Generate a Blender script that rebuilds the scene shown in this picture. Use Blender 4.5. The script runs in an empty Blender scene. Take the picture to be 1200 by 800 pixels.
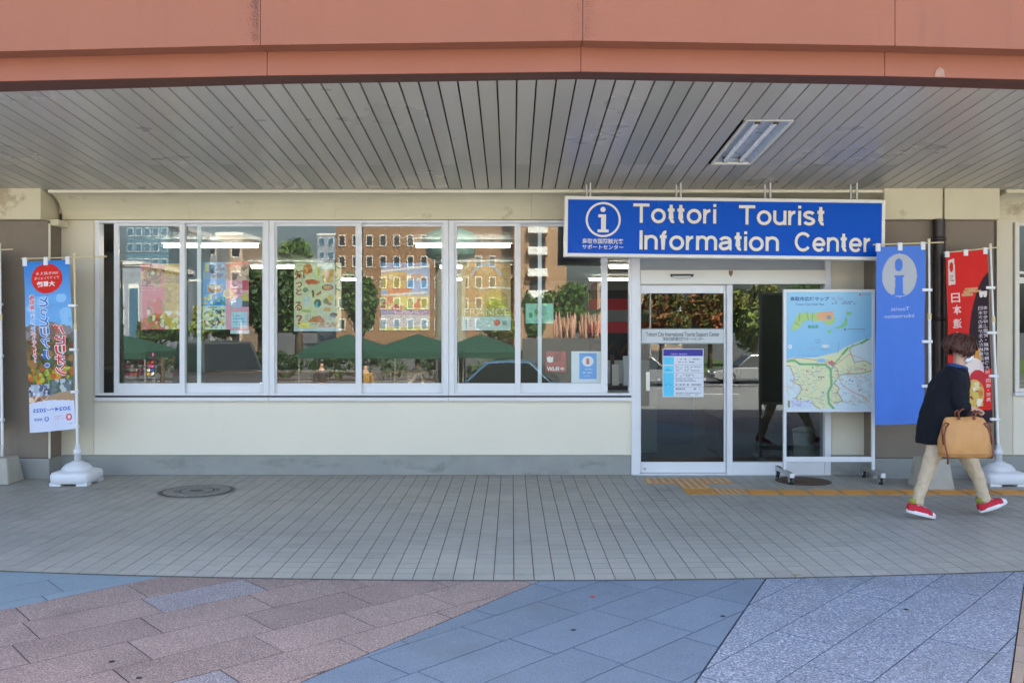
import bpy, math, random
import numpy as np
from mathutils import Vector, Matrix

random.seed(7)
rng = np.random.default_rng(7)
R = math.radians
SC = bpy.context.scene
COL = SC.collection

# ------------------------------------------------------------------ camera
H, F = 1.6, 1050.0              # eye height, focal length in photo pixels (1200 wide)
cam = bpy.data.cameras.new('camera')
cam.sensor_width = 36.0
cam.lens = 36.0 * F / 1200.0
cam.shift_y = -15.0 / 1200.0
cam.clip_start, cam.clip_end = 0.1, 1500.0
cam_o = bpy.data.objects.new('camera', cam)
COL.objects.link(cam_o)
cam_o.location = (0, 0, H)
cam_o.rotation_euler = (R(90), 0, 0)
SC.camera = cam_o

# ------------------------------------------------------------------ sky, sun, exposure
SUN_EL, SUN_AZ = 44.0, 24.0     # behind the station, a little to the right
W = bpy.data.worlds.new('World'); SC.world = W; W.use_nodes = True
wn = W.node_tree
sky = wn.nodes.new('ShaderNodeTexSky'); sky.sky_type = 'NISHITA'; sky.sun_disc = False
sky.sun_elevation = R(SUN_EL); sky.sun_rotation = R(SUN_AZ)
sky.air_density = 1.0; sky.dust_density = 5.0; sky.ozone_density = 0.4
wn.links.new(sky.outputs[0], wn.nodes['Background'].inputs[0])
wn.nodes['Background'].inputs[1].default_value = 0.08
sl = bpy.data.lights.new('sun', 'SUN'); sl.energy = 4.6; sl.angle = R(0.5); sl.color = (1.0, 0.92, 0.80)
so = bpy.data.objects.new('sun', sl); COL.objects.link(so)
so.rotation_euler = (R(-(90 - SUN_EL)), 0, R(-SUN_AZ))
SC.view_settings.view_transform = 'Standard'; SC.view_settings.look = 'None'
SC.view_settings.gamma = 1.0; SC.view_settings.use_curve_mapping = False
SC.view_settings.exposure = 3.35

def PX(u, Y): return (u - 600.0) * Y / F
def PZ(v, Y): return H - (v - 385.0) * Y / F
def GY(v): return F * H / (v - 385.0)
def G(u, v): Y = GY(v); return (PX(u, Y), Y)

# ------------------------------------------------------------------ colours and materials
def S(h):
    h = h.lstrip('#'); c = [int(h[i:i+2], 16) / 255 for i in (0, 2, 4)]
    return tuple(x / 12.92 if x <= .04045 else ((x + .055) / 1.055) ** 2.4 for x in c)

def mat(name, col, rough=.5, metal=0., var=.06, scale=6., bump=0., bscale=60., orand=0., isl=0., spec=.5,
        stretch=None, speck=None, dirt=None, emit=0., coat=0., wave=None):
    m = bpy.data.materials.new(name); m.use_nodes = True
    nt = m.node_tree; N = nt.nodes; L = nt.links
    b = N['Principled BSDF']
    b.inputs['Roughness'].default_value = rough; b.inputs['Metallic'].default_value = metal
    b.inputs['Specular IOR Level'].default_value = spec; b.inputs['Coat Weight'].default_value = coat
    geo = N.new('ShaderNodeNewGeometry')
    def noise(sc, det=4., st=None, rg=.55):
        n = N.new('ShaderNodeTexNoise'); n.inputs['Scale'].default_value = sc; n.inputs['Detail'].default_value = det
        n.inputs['Roughness'].default_value = rg
        if st:
            mp = N.new('ShaderNodeMapping'); mp.inputs['Scale'].default_value = st
            L.new(geo.outputs['Position'], mp.inputs[0]); L.new(mp.outputs[0], n.inputs['Vector'])
        else: L.new(geo.outputs['Position'], n.inputs['Vector'])
        return n.outputs[0]
    def mth(op, a, c, d=None):
        n = N.new('ShaderNodeMath'); n.operation = op
        for i, x in enumerate((a, c, d)):
            if x is None: continue
            if isinstance(x, (int, float)): n.inputs[i].default_value = x
            else: L.new(x, n.inputs[i])
        return n.outputs[0]
    val = mth('MULTIPLY_ADD', noise(scale, st=stretch), 2 * var * 1.8, 1 - var * 1.8)
    if orand:
        oi = N.new('ShaderNodeObjectInfo'); val = mth('ADD', val, mth('MULTIPLY_ADD', oi.outputs['Random'], 2 * orand, -orand))
    if isl:
        val = mth('ADD', val, mth('MULTIPLY_ADD', geo.outputs['Random Per Island'], 2 * isl, -isl))
    if col == 'attr':
        a = N.new('ShaderNodeVertexColor'); a.layer_name = 'Col'; cs = a.outputs[0]
    else:
        rgb = N.new('ShaderNodeRGB'); rgb.outputs[0].default_value = (*col, 1); cs = rgb.outputs[0]
    def mix(fac, c2):
        nonlocal cs
        mx = N.new('ShaderNodeMix'); mx.data_type = 'RGBA'
        L.new(fac, mx.inputs[0]); L.new(cs, mx.inputs[6]); mx.inputs[7].default_value = (*c2, 1); cs = mx.outputs[2]
    if speck:                       # list of (scale, threshold, softness, colour)
        for sc, th, sf, c2 in speck:
            mix(mth('MULTIPLY', mth('MINIMUM', mth('MAXIMUM', mth('MULTIPLY', mth('SUBTRACT', noise(sc, 2., rg=.7), th), 1 / sf), 0.), 1.), .85), c2)
    if dirt:                        # (scale, threshold, softness, colour, amount, stretch)
        sc, th, sf, c2, am, st = dirt
        mix(mth('MULTIPLY', mth('MINIMUM', mth('MAXIMUM', mth('MULTIPLY', mth('SUBTRACT', noise(sc, 6., st, .65), th), 1 / sf), 0.), 1.), am), c2)
    vm = N.new('ShaderNodeVectorMath'); vm.operation = 'SCALE'
    L.new(cs, vm.inputs[0]); L.new(val, vm.inputs['Scale']); L.new(vm.outputs[0], b.inputs['Base Color'])
    if bump:
        bp = N.new('ShaderNodeBump'); bp.inputs['Strength'].default_value = bump; bp.inputs['Distance'].default_value = .01
        L.new(noise(bscale, 3.), bp.inputs['Height']); L.new(bp.outputs[0], b.inputs['Normal'])
    if rough > .15:
        L.new(mth('MULTIPLY_ADD', noise(scale * 2.3), .24, rough - .12), b.inputs['Roughness'])
    if emit:
        b.inputs['Emission Color'].default_value = (*col, 1); b.inputs['Emission Strength'].default_value = emit
    return m

def glass(name, refl, tint):
    m = bpy.data.materials.new(name); m.use_nodes = True; nt = m.node_tree; N = nt.nodes; L = nt.links
    N.remove(N['Principled BSDF'])
    t = N.new('ShaderNodeBsdfTransparent'); t.inputs[0].default_value = (*tint, 1)
    g = N.new('ShaderNodeBsdfGlossy'); g.inputs['Roughness'].default_value = 0.0; g.inputs[0].default_value = (.95, .98, 1, 1)
    lw = N.new('ShaderNodeLayerWeight'); lw.inputs[0].default_value = .5
    p = N.new('ShaderNodeMath'); p.operation = 'POWER'; L.new(lw.outputs['Facing'], p.inputs[0]); p.inputs[1].default_value = 4
    q = N.new('ShaderNodeMath'); q.operation = 'MULTIPLY_ADD'; L.new(p.outputs[0], q.inputs[0]); q.inputs[1].default_value = .6; q.inputs[2].default_value = refl
    mx = N.new('ShaderNodeMixShader'); L.new(q.outputs[0], mx.inputs[0]); L.new(t.outputs[0], mx.inputs[1]); L.new(g.outputs[0], mx.inputs[2])
    L.new(mx.outputs[0], N['Material Output'].inputs[0])
    return m

M = {}
M['cream'] = mat('cream_wall_paint', (.72, .66, .52), .6, var=.03, scale=1.6, bump=.05, bscale=120, dirt=(1.2, .56, .2, (.42, .36, .26), .35, (1, 1, .35)))
M['cream_pale'] = mat('cream_panel_paint', (.84, .775, .63), .55, var=.025, scale=1.3, bump=.03, bscale=90, dirt=(.9, .6, .2, (.55, .49, .37), .35, (2.2, 1, .35)))
M['beam'] = mat('cream_concrete_beam', (.68, .62, .44), .7, var=.05, scale=3, bump=.12, bscale=70, dirt=(2.5, .62, .08, (.3, .2, .11), .6, None))
M['taupe'] = mat('taupe_concrete', (.235, .19, .145), .75, var=.08, scale=2.2, bump=.15, bscale=80, dirt=(1.5, .55, .2, (.13, .105, .08), .5, (1, 1, .4)))
M['plinth'] = mat('grey_plinth_concrete', (.33, .335, .31), .8, var=.1, scale=3.5, bump=.2, bscale=60, dirt=(2.2, .55, .15, (.17, .18, .15), .6, (1, 1, 2.5)))
M['fascia'] = mat('salmon_fascia_metal', (.295, .114, .070), .6, spec=.2, var=.025, scale=.9, bump=.02, bscale=200, stretch=(2, 2, .4), dirt=(2.2, .56, .2, (.19, .085, .065), .4, (2.2, 1, .22)))
M['fascia2'] = mat('salmon_trim_metal', (.30, .10, .055), .6, var=.03, scale=1.1, stretch=(2, 2, .4))
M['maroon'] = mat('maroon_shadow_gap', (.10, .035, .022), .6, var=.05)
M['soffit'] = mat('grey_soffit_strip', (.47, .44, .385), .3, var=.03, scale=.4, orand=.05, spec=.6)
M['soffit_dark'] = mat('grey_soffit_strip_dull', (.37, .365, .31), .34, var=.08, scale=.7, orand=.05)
M['groove'] = mat('dark_groove', (.075, .052, .036), .8)
M['alu'] = mat('white_aluminium', (.78, .79, .81), .35, var=.02, scale=4, spec=.5)
M['alu_cream'] = mat('cream_aluminium', (.76, .74, .66), .4, var=.02, scale=4)
M['transom_tint'] = mat('blue_grey_transom_tint', (.33, .37, .40), .4, var=.03)  # recess shade and mirrored sky of the transom put into a flat colour
M['steel'] = mat('galvanised_steel', (.55, .55, .54), .38, metal=.85, var=.06, scale=15)
M['chrome'] = mat('chrome', (.75, .75, .76), .18, metal=1.)
M['rubber'] = mat('black_rubber', (.025, .025, .027), .7)
M['black'] = mat('black_plastic', (.02, .02, .022), .45)
M['dark'] = mat('dark_brown_pipe', (.035, .024, .022), .35, var=.2, scale=7, stretch=(1, 1, .3))
M['brownframe'] = mat('dark_window_frame', (.05, .045, .04), .5)
M['white'] = mat('white_plastic', (.77, .78, .80), .4, var=.03, scale=5, dirt=(7, .6, .15, (.5, .49, .45), .3, None))
M['pole'] = mat('white_pole_plastic', (.82, .82, .80), .35)
M['pole_yellow'] = mat('yellowed_pole_plastic', (.70, .60, .36), .4)
M['concrete'] = mat('weathered_concrete', (.42, .40, .34), .85, var=.12, scale=8, bump=.3, bscale=60, dirt=(5, .55, .15, (.22, .2, .16), .5, None))
M['sign_blue'] = mat('blue_sign_face', (.0, .085, .54), .3, var=.03, scale=2, spec=.12)
M['sign_edge'] = mat('sign_dark_outline', (.01, .02, .09), .4)
M['sign_white'] = mat('white_sign_letter', (.78, .76, .70), .45, var=.02)
M['sign_frame'] = mat('ivory_sign_frame', (.80, .78, .72), .4, var=.03)
M['print'] = mat('printed_sheet', 'attr', .45, var=.02, scale=3)
M['cloth'] = mat('printed_cloth', 'attr', .8, var=.03, scale=5)
M['grout'] = mat('dark_joint_sand', (.095, .086, .074), .9, var=.15, scale=30)
M['tile'] = mat('grey_paving_tile', (.365, .345, .30), .5, var=.09, scale=1.1, bump=.08, bscale=90, orand=.045, isl=.06,
                dirt=(1.6, .53, .18, (.23, .22, .19), .45, None))
sp = lambda a, b: [(170., .53, .05, a), (120., .56, .05, b)]
M['gr_pink'] = mat('pink_granite', (.31, .225, .195), .55, var=.12, scale=2.5, dirt=(1.7, .56, .16, (.16, .12, .10), .5, None), bump=.15, bscale=150, orand=.10, speck=[(120., .5, .05, (.10, .08, .085)), (95., .55, .05, (.52, .37, .31))])
M['gr_lilac'] = mat('lilac_granite', (.29, .255, .255), .55, var=.07, scale=2.5, bump=.15, bscale=150, orand=.06, speck=[(120., .5, .05, (.09, .085, .11)), (95., .56, .05, (.50, .46, .48))])
M['gr_blue'] = mat('blue_grey_granite', (.165, .215, .275), .5, var=.09, scale=2.2, bump=.1, bscale=180, orand=.06, speck=[(150., .52, .06, (.09, .12, .165)), (110., .6, .06, (.26, .31, .36))], dirt=(1.5, .56, .15, (.13, .15, .15), .5, None))
M['gr_pale'] = mat('pale_coarse_granite', (.235, .27, .335), .5, var=.10, scale=2, bump=.2, bscale=110, orand=.05, speck=[(95., .5, .04, (.085, .10, .14)), (75., .56, .04, (.46, .49, .54))], dirt=(1.1, .54, .16, (.15, .165, .17), .6, None))
M['gr_teal'] = mat('teal_grey_granite', (.22, .29, .33), .55, var=.08, scale=2.4, bump=.1, bscale=150, orand=.05, speck=[(140., .52, .08, (.15, .18, .2))])
M['gr_tan'] = mat('tan_granite', (.33, .25, .19), .6, var=.08, scale=3, bump=.15, bscale=150, orand=.05, speck=[(150., .53, .08, (.2, .15, .12))])
M['tactile'] = mat('orange_tactile_block', (.60, .27, .045), .55, var=.1, scale=5, bump=.1, bscale=80, orand=.05, dirt=(9, .56, .12, (.36, .2, .08), .5, None))
M['tactile_worn'] = mat('worn_tactile_bar', (.62, .43, .27), .55, var=.15, scale=9)
M['iron'] = mat('cast_iron', (.06, .055, .045), .6, var=.2, scale=9, bump=.3, bscale=70)
M['iron_lt'] = mat('cast_iron_worn', (.23, .215, .19), .55, var=.2, scale=9)
M['rust'] = mat('rusty_steel', (.105, .058, .035), .7, var=.2, scale=7, bump=.2, bscale=60)
M['asphalt'] = mat('asphalt', (.085, .087, .088), .85, var=.15, scale=1.5, bump=.2, bscale=80)
M['pave_far'] = mat('grey_plaza_paving', (.24, .24, .235), .7, var=.12, scale=1.2)
M['grass'] = mat('lawn_grass', (.07, .12, .025), .9, var=.3, scale=2)
M['lamp_on'] = mat('lit_tube', (1., .96, .84), .5, emit=4.)
M['lamp_off'] = mat('unlit_tube', (.92, .94, .97), .25)
M['reflector'] = mat('lamp_reflector', (.50, .56, .64), .3, var=.06)
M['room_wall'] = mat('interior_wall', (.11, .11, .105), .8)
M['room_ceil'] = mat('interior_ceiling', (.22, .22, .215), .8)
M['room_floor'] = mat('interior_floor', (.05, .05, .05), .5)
M['wood'] = mat('counter_wood', (.22, .11, .05), .45, var=.2, scale=3, stretch=(.4, 3, 3))
M['red'] = mat('red_panel', (.45, .02, .03), .5)
M['blue'] = mat('blue_panel', (.04, .10, .24), .5)
M['offwhite'] = mat('offwhite_board', (.66, .66, .62), .6)
M['pane'] = glass('window_glass', .048, (.93, .97, .96))
M['pane_door'] = glass('door_glass', .06, (.55, .61, .61))
M['paper_back'] = mat('paper_sheet', (.75, .77, .78), .6)
# people
M['skin'] = mat('skin', (.55, .33, .23), .55, var=.04)
M['hair'] = mat('brown_hair', (.075, .024, .012), .42, var=.2, scale=30, isl=.45)
M['knit_navy'] = mat('navy_knit', (.003, .0045, .010), .95, var=.2, scale=40, bump=.5, bscale=160)
M['collar'] = mat('blue_collar', (.02, .06, .20), .85, var=.1)
M['chino'] = mat('beige_chino', (.60, .47, .32), .85, var=.08, scale=9, bump=.9, bscale=17)
M['shoe_red'] = mat('red_canvas', (.55, .012, .035), .75, var=.08, scale=30)
M['shoe_sole'] = mat('white_rubber_sole', (.80, .78, .76), .5)
M['sock'] = mat('green_sock', (.30, .30, .05), .9, var=.3, scale=40)
M['bag'] = mat('tan_leather', (.57, .27, .082), .5, var=.05, scale=6, bump=.12, bscale=30)
M['bag_trim'] = mat('brown_leather_cord', (.20, .05, .02), .45)
M['mask'] = mat('white_mask', (.82, .83, .86), .8)

# ------------------------------------------------------------------ mesh helpers
ORG = {}
class MB:
    def __init__(s): s.v, s.f, s.m, s.sm = [], [], [], []
    def add(s, vs, fs, m=0, sm=False):
        o = len(s.v); s.v += [tuple(v) for v in vs]
        for f in fs: s.f.append([i + o for i in f]); s.m.append(m); s.sm.append(sm)
        return s
    def box(s, x0, x1, y0, y1, z0, z1, m=0):
        if x0 > x1: x0, x1 = x1, x0
        if y0 > y1: y0, y1 = y1, y0
        if z0 > z1: z0, z1 = z1, z0
        return s.add([(x0,y0,z0),(x1,y0,z0),(x1,y1,z0),(x0,y1,z0),(x0,y0,z1),(x1,y0,z1),(x1,y1,z1),(x0,y1,z1)],
                     [(3,2,1,0),(4,5,6,7),(0,1,5,4),(1,2,6,5),(2,3,7,6),(3,0,4,7)], m)
    def prism(s, pts, d, m=0, sm=False):       # pts: planar loop, extruded by d; faces outwards when loop is clockwise seen along d
        n = len(pts); a = [Vector(p) for p in pts]; d = Vector(d); b = [p + d for p in a]
        nor = Vector((0,0,0))
        for i in range(n): nor += a[i].cross(a[(i+1) % n])
        fl = nor.dot(d) > 0
        fs = [tuple(range(n))[::-1] if fl else tuple(range(n)), tuple(range(n, 2*n)) if fl else tuple(range(n, 2*n))[::-1]]
        for i in range(n):
            j = (i+1) % n; q = (i, j, j+n, i+n); fs.append(q if fl else q[::-1])
        return s.add(a + b, fs, m, sm)
    def cyl(s, p0, p1, r, n=12, r1=None, m=0, caps=True, sm=True):
        p0, p1 = Vector(p0), Vector(p1); d = (p1 - p0).normalized()
        a = d.orthogonal().normalized(); b = d.cross(a); r1 = r if r1 is None else r1
        vs = [p0 + (a*math.cos(2*math.pi*i/n) + b*math.sin(2*math.pi*i/n))*r for i in range(n)] + \
             [p1 + (a*math.cos(2*math.pi*i/n) + b*math.sin(2*math.pi*i/n))*r1 for i in range(n)]
        s.add(vs, [(i, (i+1)%n, (i+1)%n+n, i+n) for i in range(n)], m, sm)
        if caps: s.add(vs, [tuple(range(n))[::-1], tuple(range(n, 2*n))], m, False)
        return s
    def tube(s, path, r, n=8, m=0):
        P = [Vector(p) for p in path]; k = len(P)
        rs = r if isinstance(r, (list, tuple)) else [r]*k
        vs = []; prev = None
        for i in range(k):
            d = (P[min(i+1,k-1)] - P[max(i-1,0)]).normalized()
            a = (prev - d*prev.dot(d)).normalized() if prev is not None and (prev - d*prev.dot(d)).length > 1e-5 else d.orthogonal().normalized()
            prev = a; b = d.cross(a)
            vs += [P[i] + (a*math.cos(2*math.pi*j/n) + b*math.sin(2*math.pi*j/n))*rs[i] for j in range(n)]
        fs = [(i*n+j, i*n+(j+1)%n, (i+1)*n+(j+1)%n, (i+1)*n+j) for i in range(k-1) for j in range(n)]
        s.add(vs, fs, m, True); o = len(s.v) - k*n
        s.f += [[o+j for j in range(n)][::-1], [o+(k-1)*n+j for j in range(n)]]; s.m += [m, m]; s.sm += [True, True]
        return s
    def rings(s, rr, m=0, sm=True, cap=True):   # list of equal-length rings
        n = len(rr[0]); vs = [p for r in rr for p in r]
        fs = [(i*n+j, i*n+(j+1)%n, (i+1)*n+(j+1)%n, (i+1)*n+j) for i in range(len(rr)-1) for j in range(n)]
        if cap: fs += [tuple(range(n))[::-1], tuple((len(rr)-1)*n + j for j in range(n))]
        return s.add(vs, fs, m, sm)
    def lathe(s, prof, c, n=24, m=0, sm=True):
        return s.rings([[(c[0]+r*math.cos(2*math.pi*j/n), c[1]+r*math.sin(2*math.pi*j/n), c[2]+z) for j in range(n)] for r, z in prof], m, sm)
    def build(s, name, mats, parent=None, bevel=0., kind=None, seg=2):
        me = bpy.data.meshes.new(name)
        org = ORG.get(parent.name, Vector((0,0,0))) if parent else Vector((0,0,0))
        me.from_pydata([(v[0]-org.x, v[1]-org.y, v[2]-org.z) for v in s.v], [], s.f)
        if not isinstance(mats, (list, tuple)): mats = [mats]
        for q in mats: me.materials.append(q)
        me.polygons.foreach_set('material_index', s.m); me.polygons.foreach_set('use_smooth', s.sm)
        me.update()
        return link(name, me, parent, org, bevel, kind, seg)

def link(name, me, parent=None, org=Vector((0,0,0)), bevel=0., kind=None, seg=2):
    o = bpy.data.objects.new(name, me); COL.objects.link(o)
    if parent: o.parent = parent
    ORG[o.name] = org
    if bevel:
        b = o.modifiers.new('bevel', 'BEVEL'); b.width = bevel; b.segments = seg; b.limit_method = 'ANGLE'; b.angle_limit = R(40)
    if kind: o['kind'] = kind
    return o

def tag(o, label=None, cat=None, group=None, kind=None):
    if label: o['label'] = label
    if cat: o['category'] = cat
    if group: o['group'] = group
    if kind: o['kind'] = kind
    return o

def thing(name, label, cat, loc=(0,0,0), group=None):
    o = bpy.data.objects.new(name, None); o.empty_display_size = .1; COL.objects.link(o)
    o.location = loc; ORG[o.name] = Vector(loc)
    return tag(o, label, cat, group)

def dup(root, loc, rz=0, label=None, group=None):
    r = root.copy(); COL.objects.link(r); r.location = loc; r.rotation_euler = (0, 0, rz)
    if label: r['label'] = label
    if group: r['group'] = group
    for ch in list(root.children):
        c = ch.copy(); COL.objects.link(c); c.parent = r
        for g in list(ch.children):
            d = g.copy(); COL.objects.link(d); d.parent = c
    return r

# ------------------------------------------------------------------ lettering
def text_geo(s, bold=0., space=1.):
    cu = bpy.data.curves.new('t', 'FONT'); cu.body = s
    cu.size = 1; cu.offset = bold; cu.space_character = space; cu.resolution_u = 3
    o = bpy.data.objects.new('t', cu); me = o.to_mesh()
    v = np.array([tuple(p.co)[:2] for p in me.vertices]).reshape(-1, 2); f = [list(p.vertices) for p in me.polygons]
    o.to_mesh_clear(); bpy.data.objects.remove(o); bpy.data.curves.remove(cu)
    return v, f

CAP = float(text_geo('H')[0][:, 1].max())
def put_text(mb, s, x0, x1, zb, zt, fn, bold=0., m=0, space=1., cap=True, ref=None):
    """fits s into x0..x1, with its lowest/highest ink (or capital height) on zb..zt; fn maps (x, z) to a point"""
    v, f = text_geo(s, bold, space)
    if len(v) == 0: return
    a, b = v[:,0].min(), v[:,0].max()
    lo, hi = (0., CAP) if cap else (v[:,1].min(), v[:,1].max())
    X = x0 + (v[:,0]-a)/(b-a)*(x1-x0); Z = zb + (v[:,1]-lo)/(hi-lo)*(zt-zb)
    if x1 < x0 or zt < zb: f = [q[::-1] for q in f] if (x1 < x0) != (zt < zb) else f
    mb.add([fn(x, z) for x, z in zip(X, Z)], f, m)

# ------------------------------------------------------------------ printed sheets (flat print as point colours)
class Art:
    def __init__(s, nx, ny, bg):
        s.nx, s.ny = nx, ny
        u, v = np.meshgrid(np.linspace(0, 1, nx+1), np.linspace(0, 1, ny+1)); s.u, s.v = u, v
        s.c = np.zeros((ny+1, nx+1, 3)); s.c[:] = S(bg)
    def put(s, mask, col): s.c[mask] = S(col); return s
    def r(s, a, b, c, d, col): return s.put((s.u >= a) & (s.u <= c) & (s.v >= b) & (s.v <= d), col)
    def e(s, cx, cy, rx, ry, col): return s.put(((s.u-cx)/rx)**2 + ((s.v-cy)/ry)**2 <= 1, col)
    def ring(s, cx, cy, rx, ry, t, col):
        q = ((s.u-cx)/rx)**2 + ((s.v-cy)/ry)**2; return s.put((q <= 1) & (q >= (1-t)**2), col)
    def inside(s, pts):
        m = np.zeros(s.u.shape, bool); n = len(pts)
        for i in range(n):
            (x0, y0), (x1, y1) = pts[i], pts[(i+1) % n]
            if y0 == y1: continue
            m ^= ((s.v < y0) != (s.v < y1)) & (s.u < (x1-x0)*(s.v-y0)/(y1-y0) + x0)
        return m
    def p(s, pts, col): return s.put(s.inside(pts), col)
    def l(s, pts, w, col, asp=1.):
        for (x0, y0), (x1, y1) in zip(pts, pts[1:]):
            dx, dy = x1-x0, (y1-y0)*asp; q = max(dx*dx+dy*dy, 1e-9)
            t = np.clip(((s.u-x0)*dx + (s.v-y0)*asp*dy)/q, 0, 1)
            s.put((s.u-x0-t*dx)**2 + ((s.v-y0)*asp-t*dy)**2 <= w*w, col)
        return s
    def g(s, b, d, top, bot, a=0., c=1.):      # printed picture fading from one colour to another
        m = (s.v >= b) & (s.v <= d) & (s.u >= a) & (s.u <= c); t = ((s.v-b)/(d-b))[..., None]
        s.c[m] = (np.array(S(top))*(1-t) + np.array(S(bot))*t)[m]; return s
    def blobs(s, a, b, c, d, n, cols, r0, r1, asp=1.):
        for _ in range(n):
            x, y = rng.uniform(a, c), rng.uniform(b, d); r = rng.uniform(r0, r1)
            m = (((s.u-x)/r)**2 + ((s.v-y)/(r*asp))**2 <= 1) & (s.u >= a) & (s.u <= c) & (s.v >= b) & (s.v <= d); s.put(m, cols[rng.integers(len(cols))])
        return s
    def lines(s, a, b, c, d, n, col, fill=.75):
        h = (d-b)/n
        for i in range(n):
            x = a; e = a + (c-a)*rng.uniform(.6, 1.)
            while x < e:
                w = rng.uniform(.02, .07)*(c-a)*3*.4
                if rng.random() < fill: s.r(x, b+i*h+h*.25, min(x+w, e), b+i*h+h*.7, col)
                x += w*1.25
        return s
    def mesh(s, fn, name, m, parent=None, thick=None, back=None):
        nx, ny = s.nx, s.ny
        vs = [fn(u, v) for v in np.linspace(0, 1, ny+1) for u in np.linspace(0, 1, nx+1)]
        fs = [(j*(nx+1)+i, (j+1)*(nx+1)+i, (j+1)*(nx+1)+i+1, j*(nx+1)+i+1) for j in range(ny) for i in range(nx)]
        cols = list(s.c.reshape(-1, 3))
        if thick:                                 # a rim and a plain reverse, so the sheet has a thickness
            per = [i for i in range(nx+1)] + [(j*(nx+1)+nx) for j in range(1, ny+1)] + [ny*(nx+1)+i for i in range(nx-1, -1, -1)] + [j*(nx+1) for j in range(ny-1, 0, -1)]
            o = len(vs)
            for i in per: vs.append((vs[i][0], vs[i][1]+thick, vs[i][2])); cols.append(back if back is not None else cols[i])
            n = len(per)
            fs += [(per[i], per[(i+1)%n], o+(i+1)%n, o+i) for i in range(n)] + [tuple(range(o, o+n))]
        org = ORG.get(parent.name, Vector((0,0,0))) if parent else Vector((0,0,0))
        me = bpy.data.meshes.new(name)
        me.from_pydata([(v[0]-org.x, v[1]-org.y, v[2]-org.z) for v in vs], [], fs)
        a = me.color_attributes.new('Col', 'FLOAT_COLOR', 'POINT')
        buf = np.ones((len(vs), 4)); buf[:, :3] = np.array([tuple(c) for c in cols]); a.data.foreach_set('color', buf.ravel())
        me.materials.append(m); me.update()
        return link(name, me, parent, org)

# ================================================================== GROUND
YW = 9.85                                        # plane of the shop front
def tile_y(x, y):                                # paving rows follow the gently curved outer edge
    t = min(1., max(0., (YW - y)/(YW - 5.72))); return y + .0195*x*x*t
gb = MB()
xs = [-9 + .5*i for i in range(37)]
for a, b in zip(xs, xs[1:]):
    gb.add([(a, tile_y(a,5.712), -.004), (b, tile_y(b,5.712), -.004), (b, 10.6, -.004), (a, 10.6, -.004),
            (a, tile_y(a,5.712), -.03), (b, tile_y(b,5.712), -.03)], [(0,1,2,3), (4,5,1,0)])
pave = gb.build('pavement', M['grout'], kind='structure')
P, JX, JY = .130, .0062, .0064
def tile_mb(mb, i, j):
    x0, x1 = i*P + .012 + JX/2, (i+1)*P + .012 - JX/2; y0, y1 = 5.722 + j*P + JY/2, 5.722 + (j+1)*P - JY/2
    dz = rng.uniform(-.0006, .0006)
    c = [(x0,y0),(x1,y0),(x1,y1),(x0,y1)]
    top = [(x, tile_y(x,y), dz) for x, y in c]; bot = [(x, tile_y(x,y), -.02) for x, y in c]
    mb.add(top + bot, [(0,1,2,3), (0,4,5,1), (1,5,6,2), (2,6,7,3), (3,7,4,0)])
NROW = 32
tcells = [(i, j) for j in range(NROW) for i in range(-62, 62)]
near = set((i, j) for j in range(6) for i in range(-25, 25))
for i, j in sorted(near):
    mb = MB(); tile_mb(mb, i, j); mb.build('tile', M['tile'], pave)
mb = MB()
for c in tcells:
    if c not in near: tile_mb(mb, *c)
tag(mb.build('tiles', M['tile'], pave), kind='stuff')

def clip(poly, a, b):                            # keep the side left of a->b
    out = []; n = len(poly)
    sd = lambda p: (b[0]-a[0])*(p[1]-a[1]) - (b[1]-a[1])*(p[0]-a[0])
    for i in range(n):
        p, q = poly[i], poly[(i+1) % n]; sp_, sq = sd(p), sd(q)
        if sp_ >= 0: out.append(p)
        if (sp_ >= 0) != (sq >= 0):
            t = sp_/(sp_-sq); out.append((p[0]+(q[0]-p[0])*t, p[1]+(q[1]-p[1])*t))
    return out
def area(p): return .5*sum(p[i][0]*p[(i+1)%len(p)][1] - p[(i+1)%len(p)][0]*p[i][1] for i in range(len(p)))

def granite(name, region, ang, pitch, d0, length, mats, phase=0.):
    """slabs laid in rows at an angle, cut to a convex region (counter-clockwise)"""
    bed = MB().add([(x, y, -.022) for x, y in region], [tuple(range(len(region)))]).build(name, M['grout'], kind='structure')
    ca, sa = math.cos(R(ang)), math.sin(R(ang)); t, n = (ca, sa), (-sa, ca)
    ds = [x*n[0]+y*n[1] for x, y in region]; ts = [x*t[0]+y*t[1] for x, y in region]
    k0, k1 = int(math.floor((min(ds)-d0)/pitch)), int(math.ceil((max(ds)-d0)/pitch))
    g = .0035
    for k in range(k0, k1):
        s = min(ts) - 1.3 + ((k*.37 + phase) % 1)*length
        s += random.uniform(-.06, .06)
        while s < max(ts):
            ln = length*random.choice([1, 1, 1, .86, 1.1]); a0, a1 = s, s+ln; s = a1
            q = [(a0+g, d0+k*pitch+g), (a1-g, d0+k*pitch+g), (a1-g, d0+(k+1)*pitch-g), (a0+g, d0+(k+1)*pitch-g)]
            w = [(x*t[0]+y*n[0], x*t[1]+y*n[1]) for x, y in q]
            for i in range(len(region)):
                w = clip(w, region[i], region[(i+1) % len(region)])
                if len(w) < 3: break
            if len(w) < 3 or abs(area(w)) < .002: continue
            z = -.008 + random.uniform(-.0008, .0008)
            mb = MB(); m_ = len(w)
            mb.add([(x, y, z) for x, y in w] + [(x, y, -.03) for x, y in w], [tuple(range(m_))] + [(i, i+m_, (i+1)%m_+m_, (i+1)%m_) for i in range(m_)])
            mb.build('slab', random.choice(mats), bed)
    return bed

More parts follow.
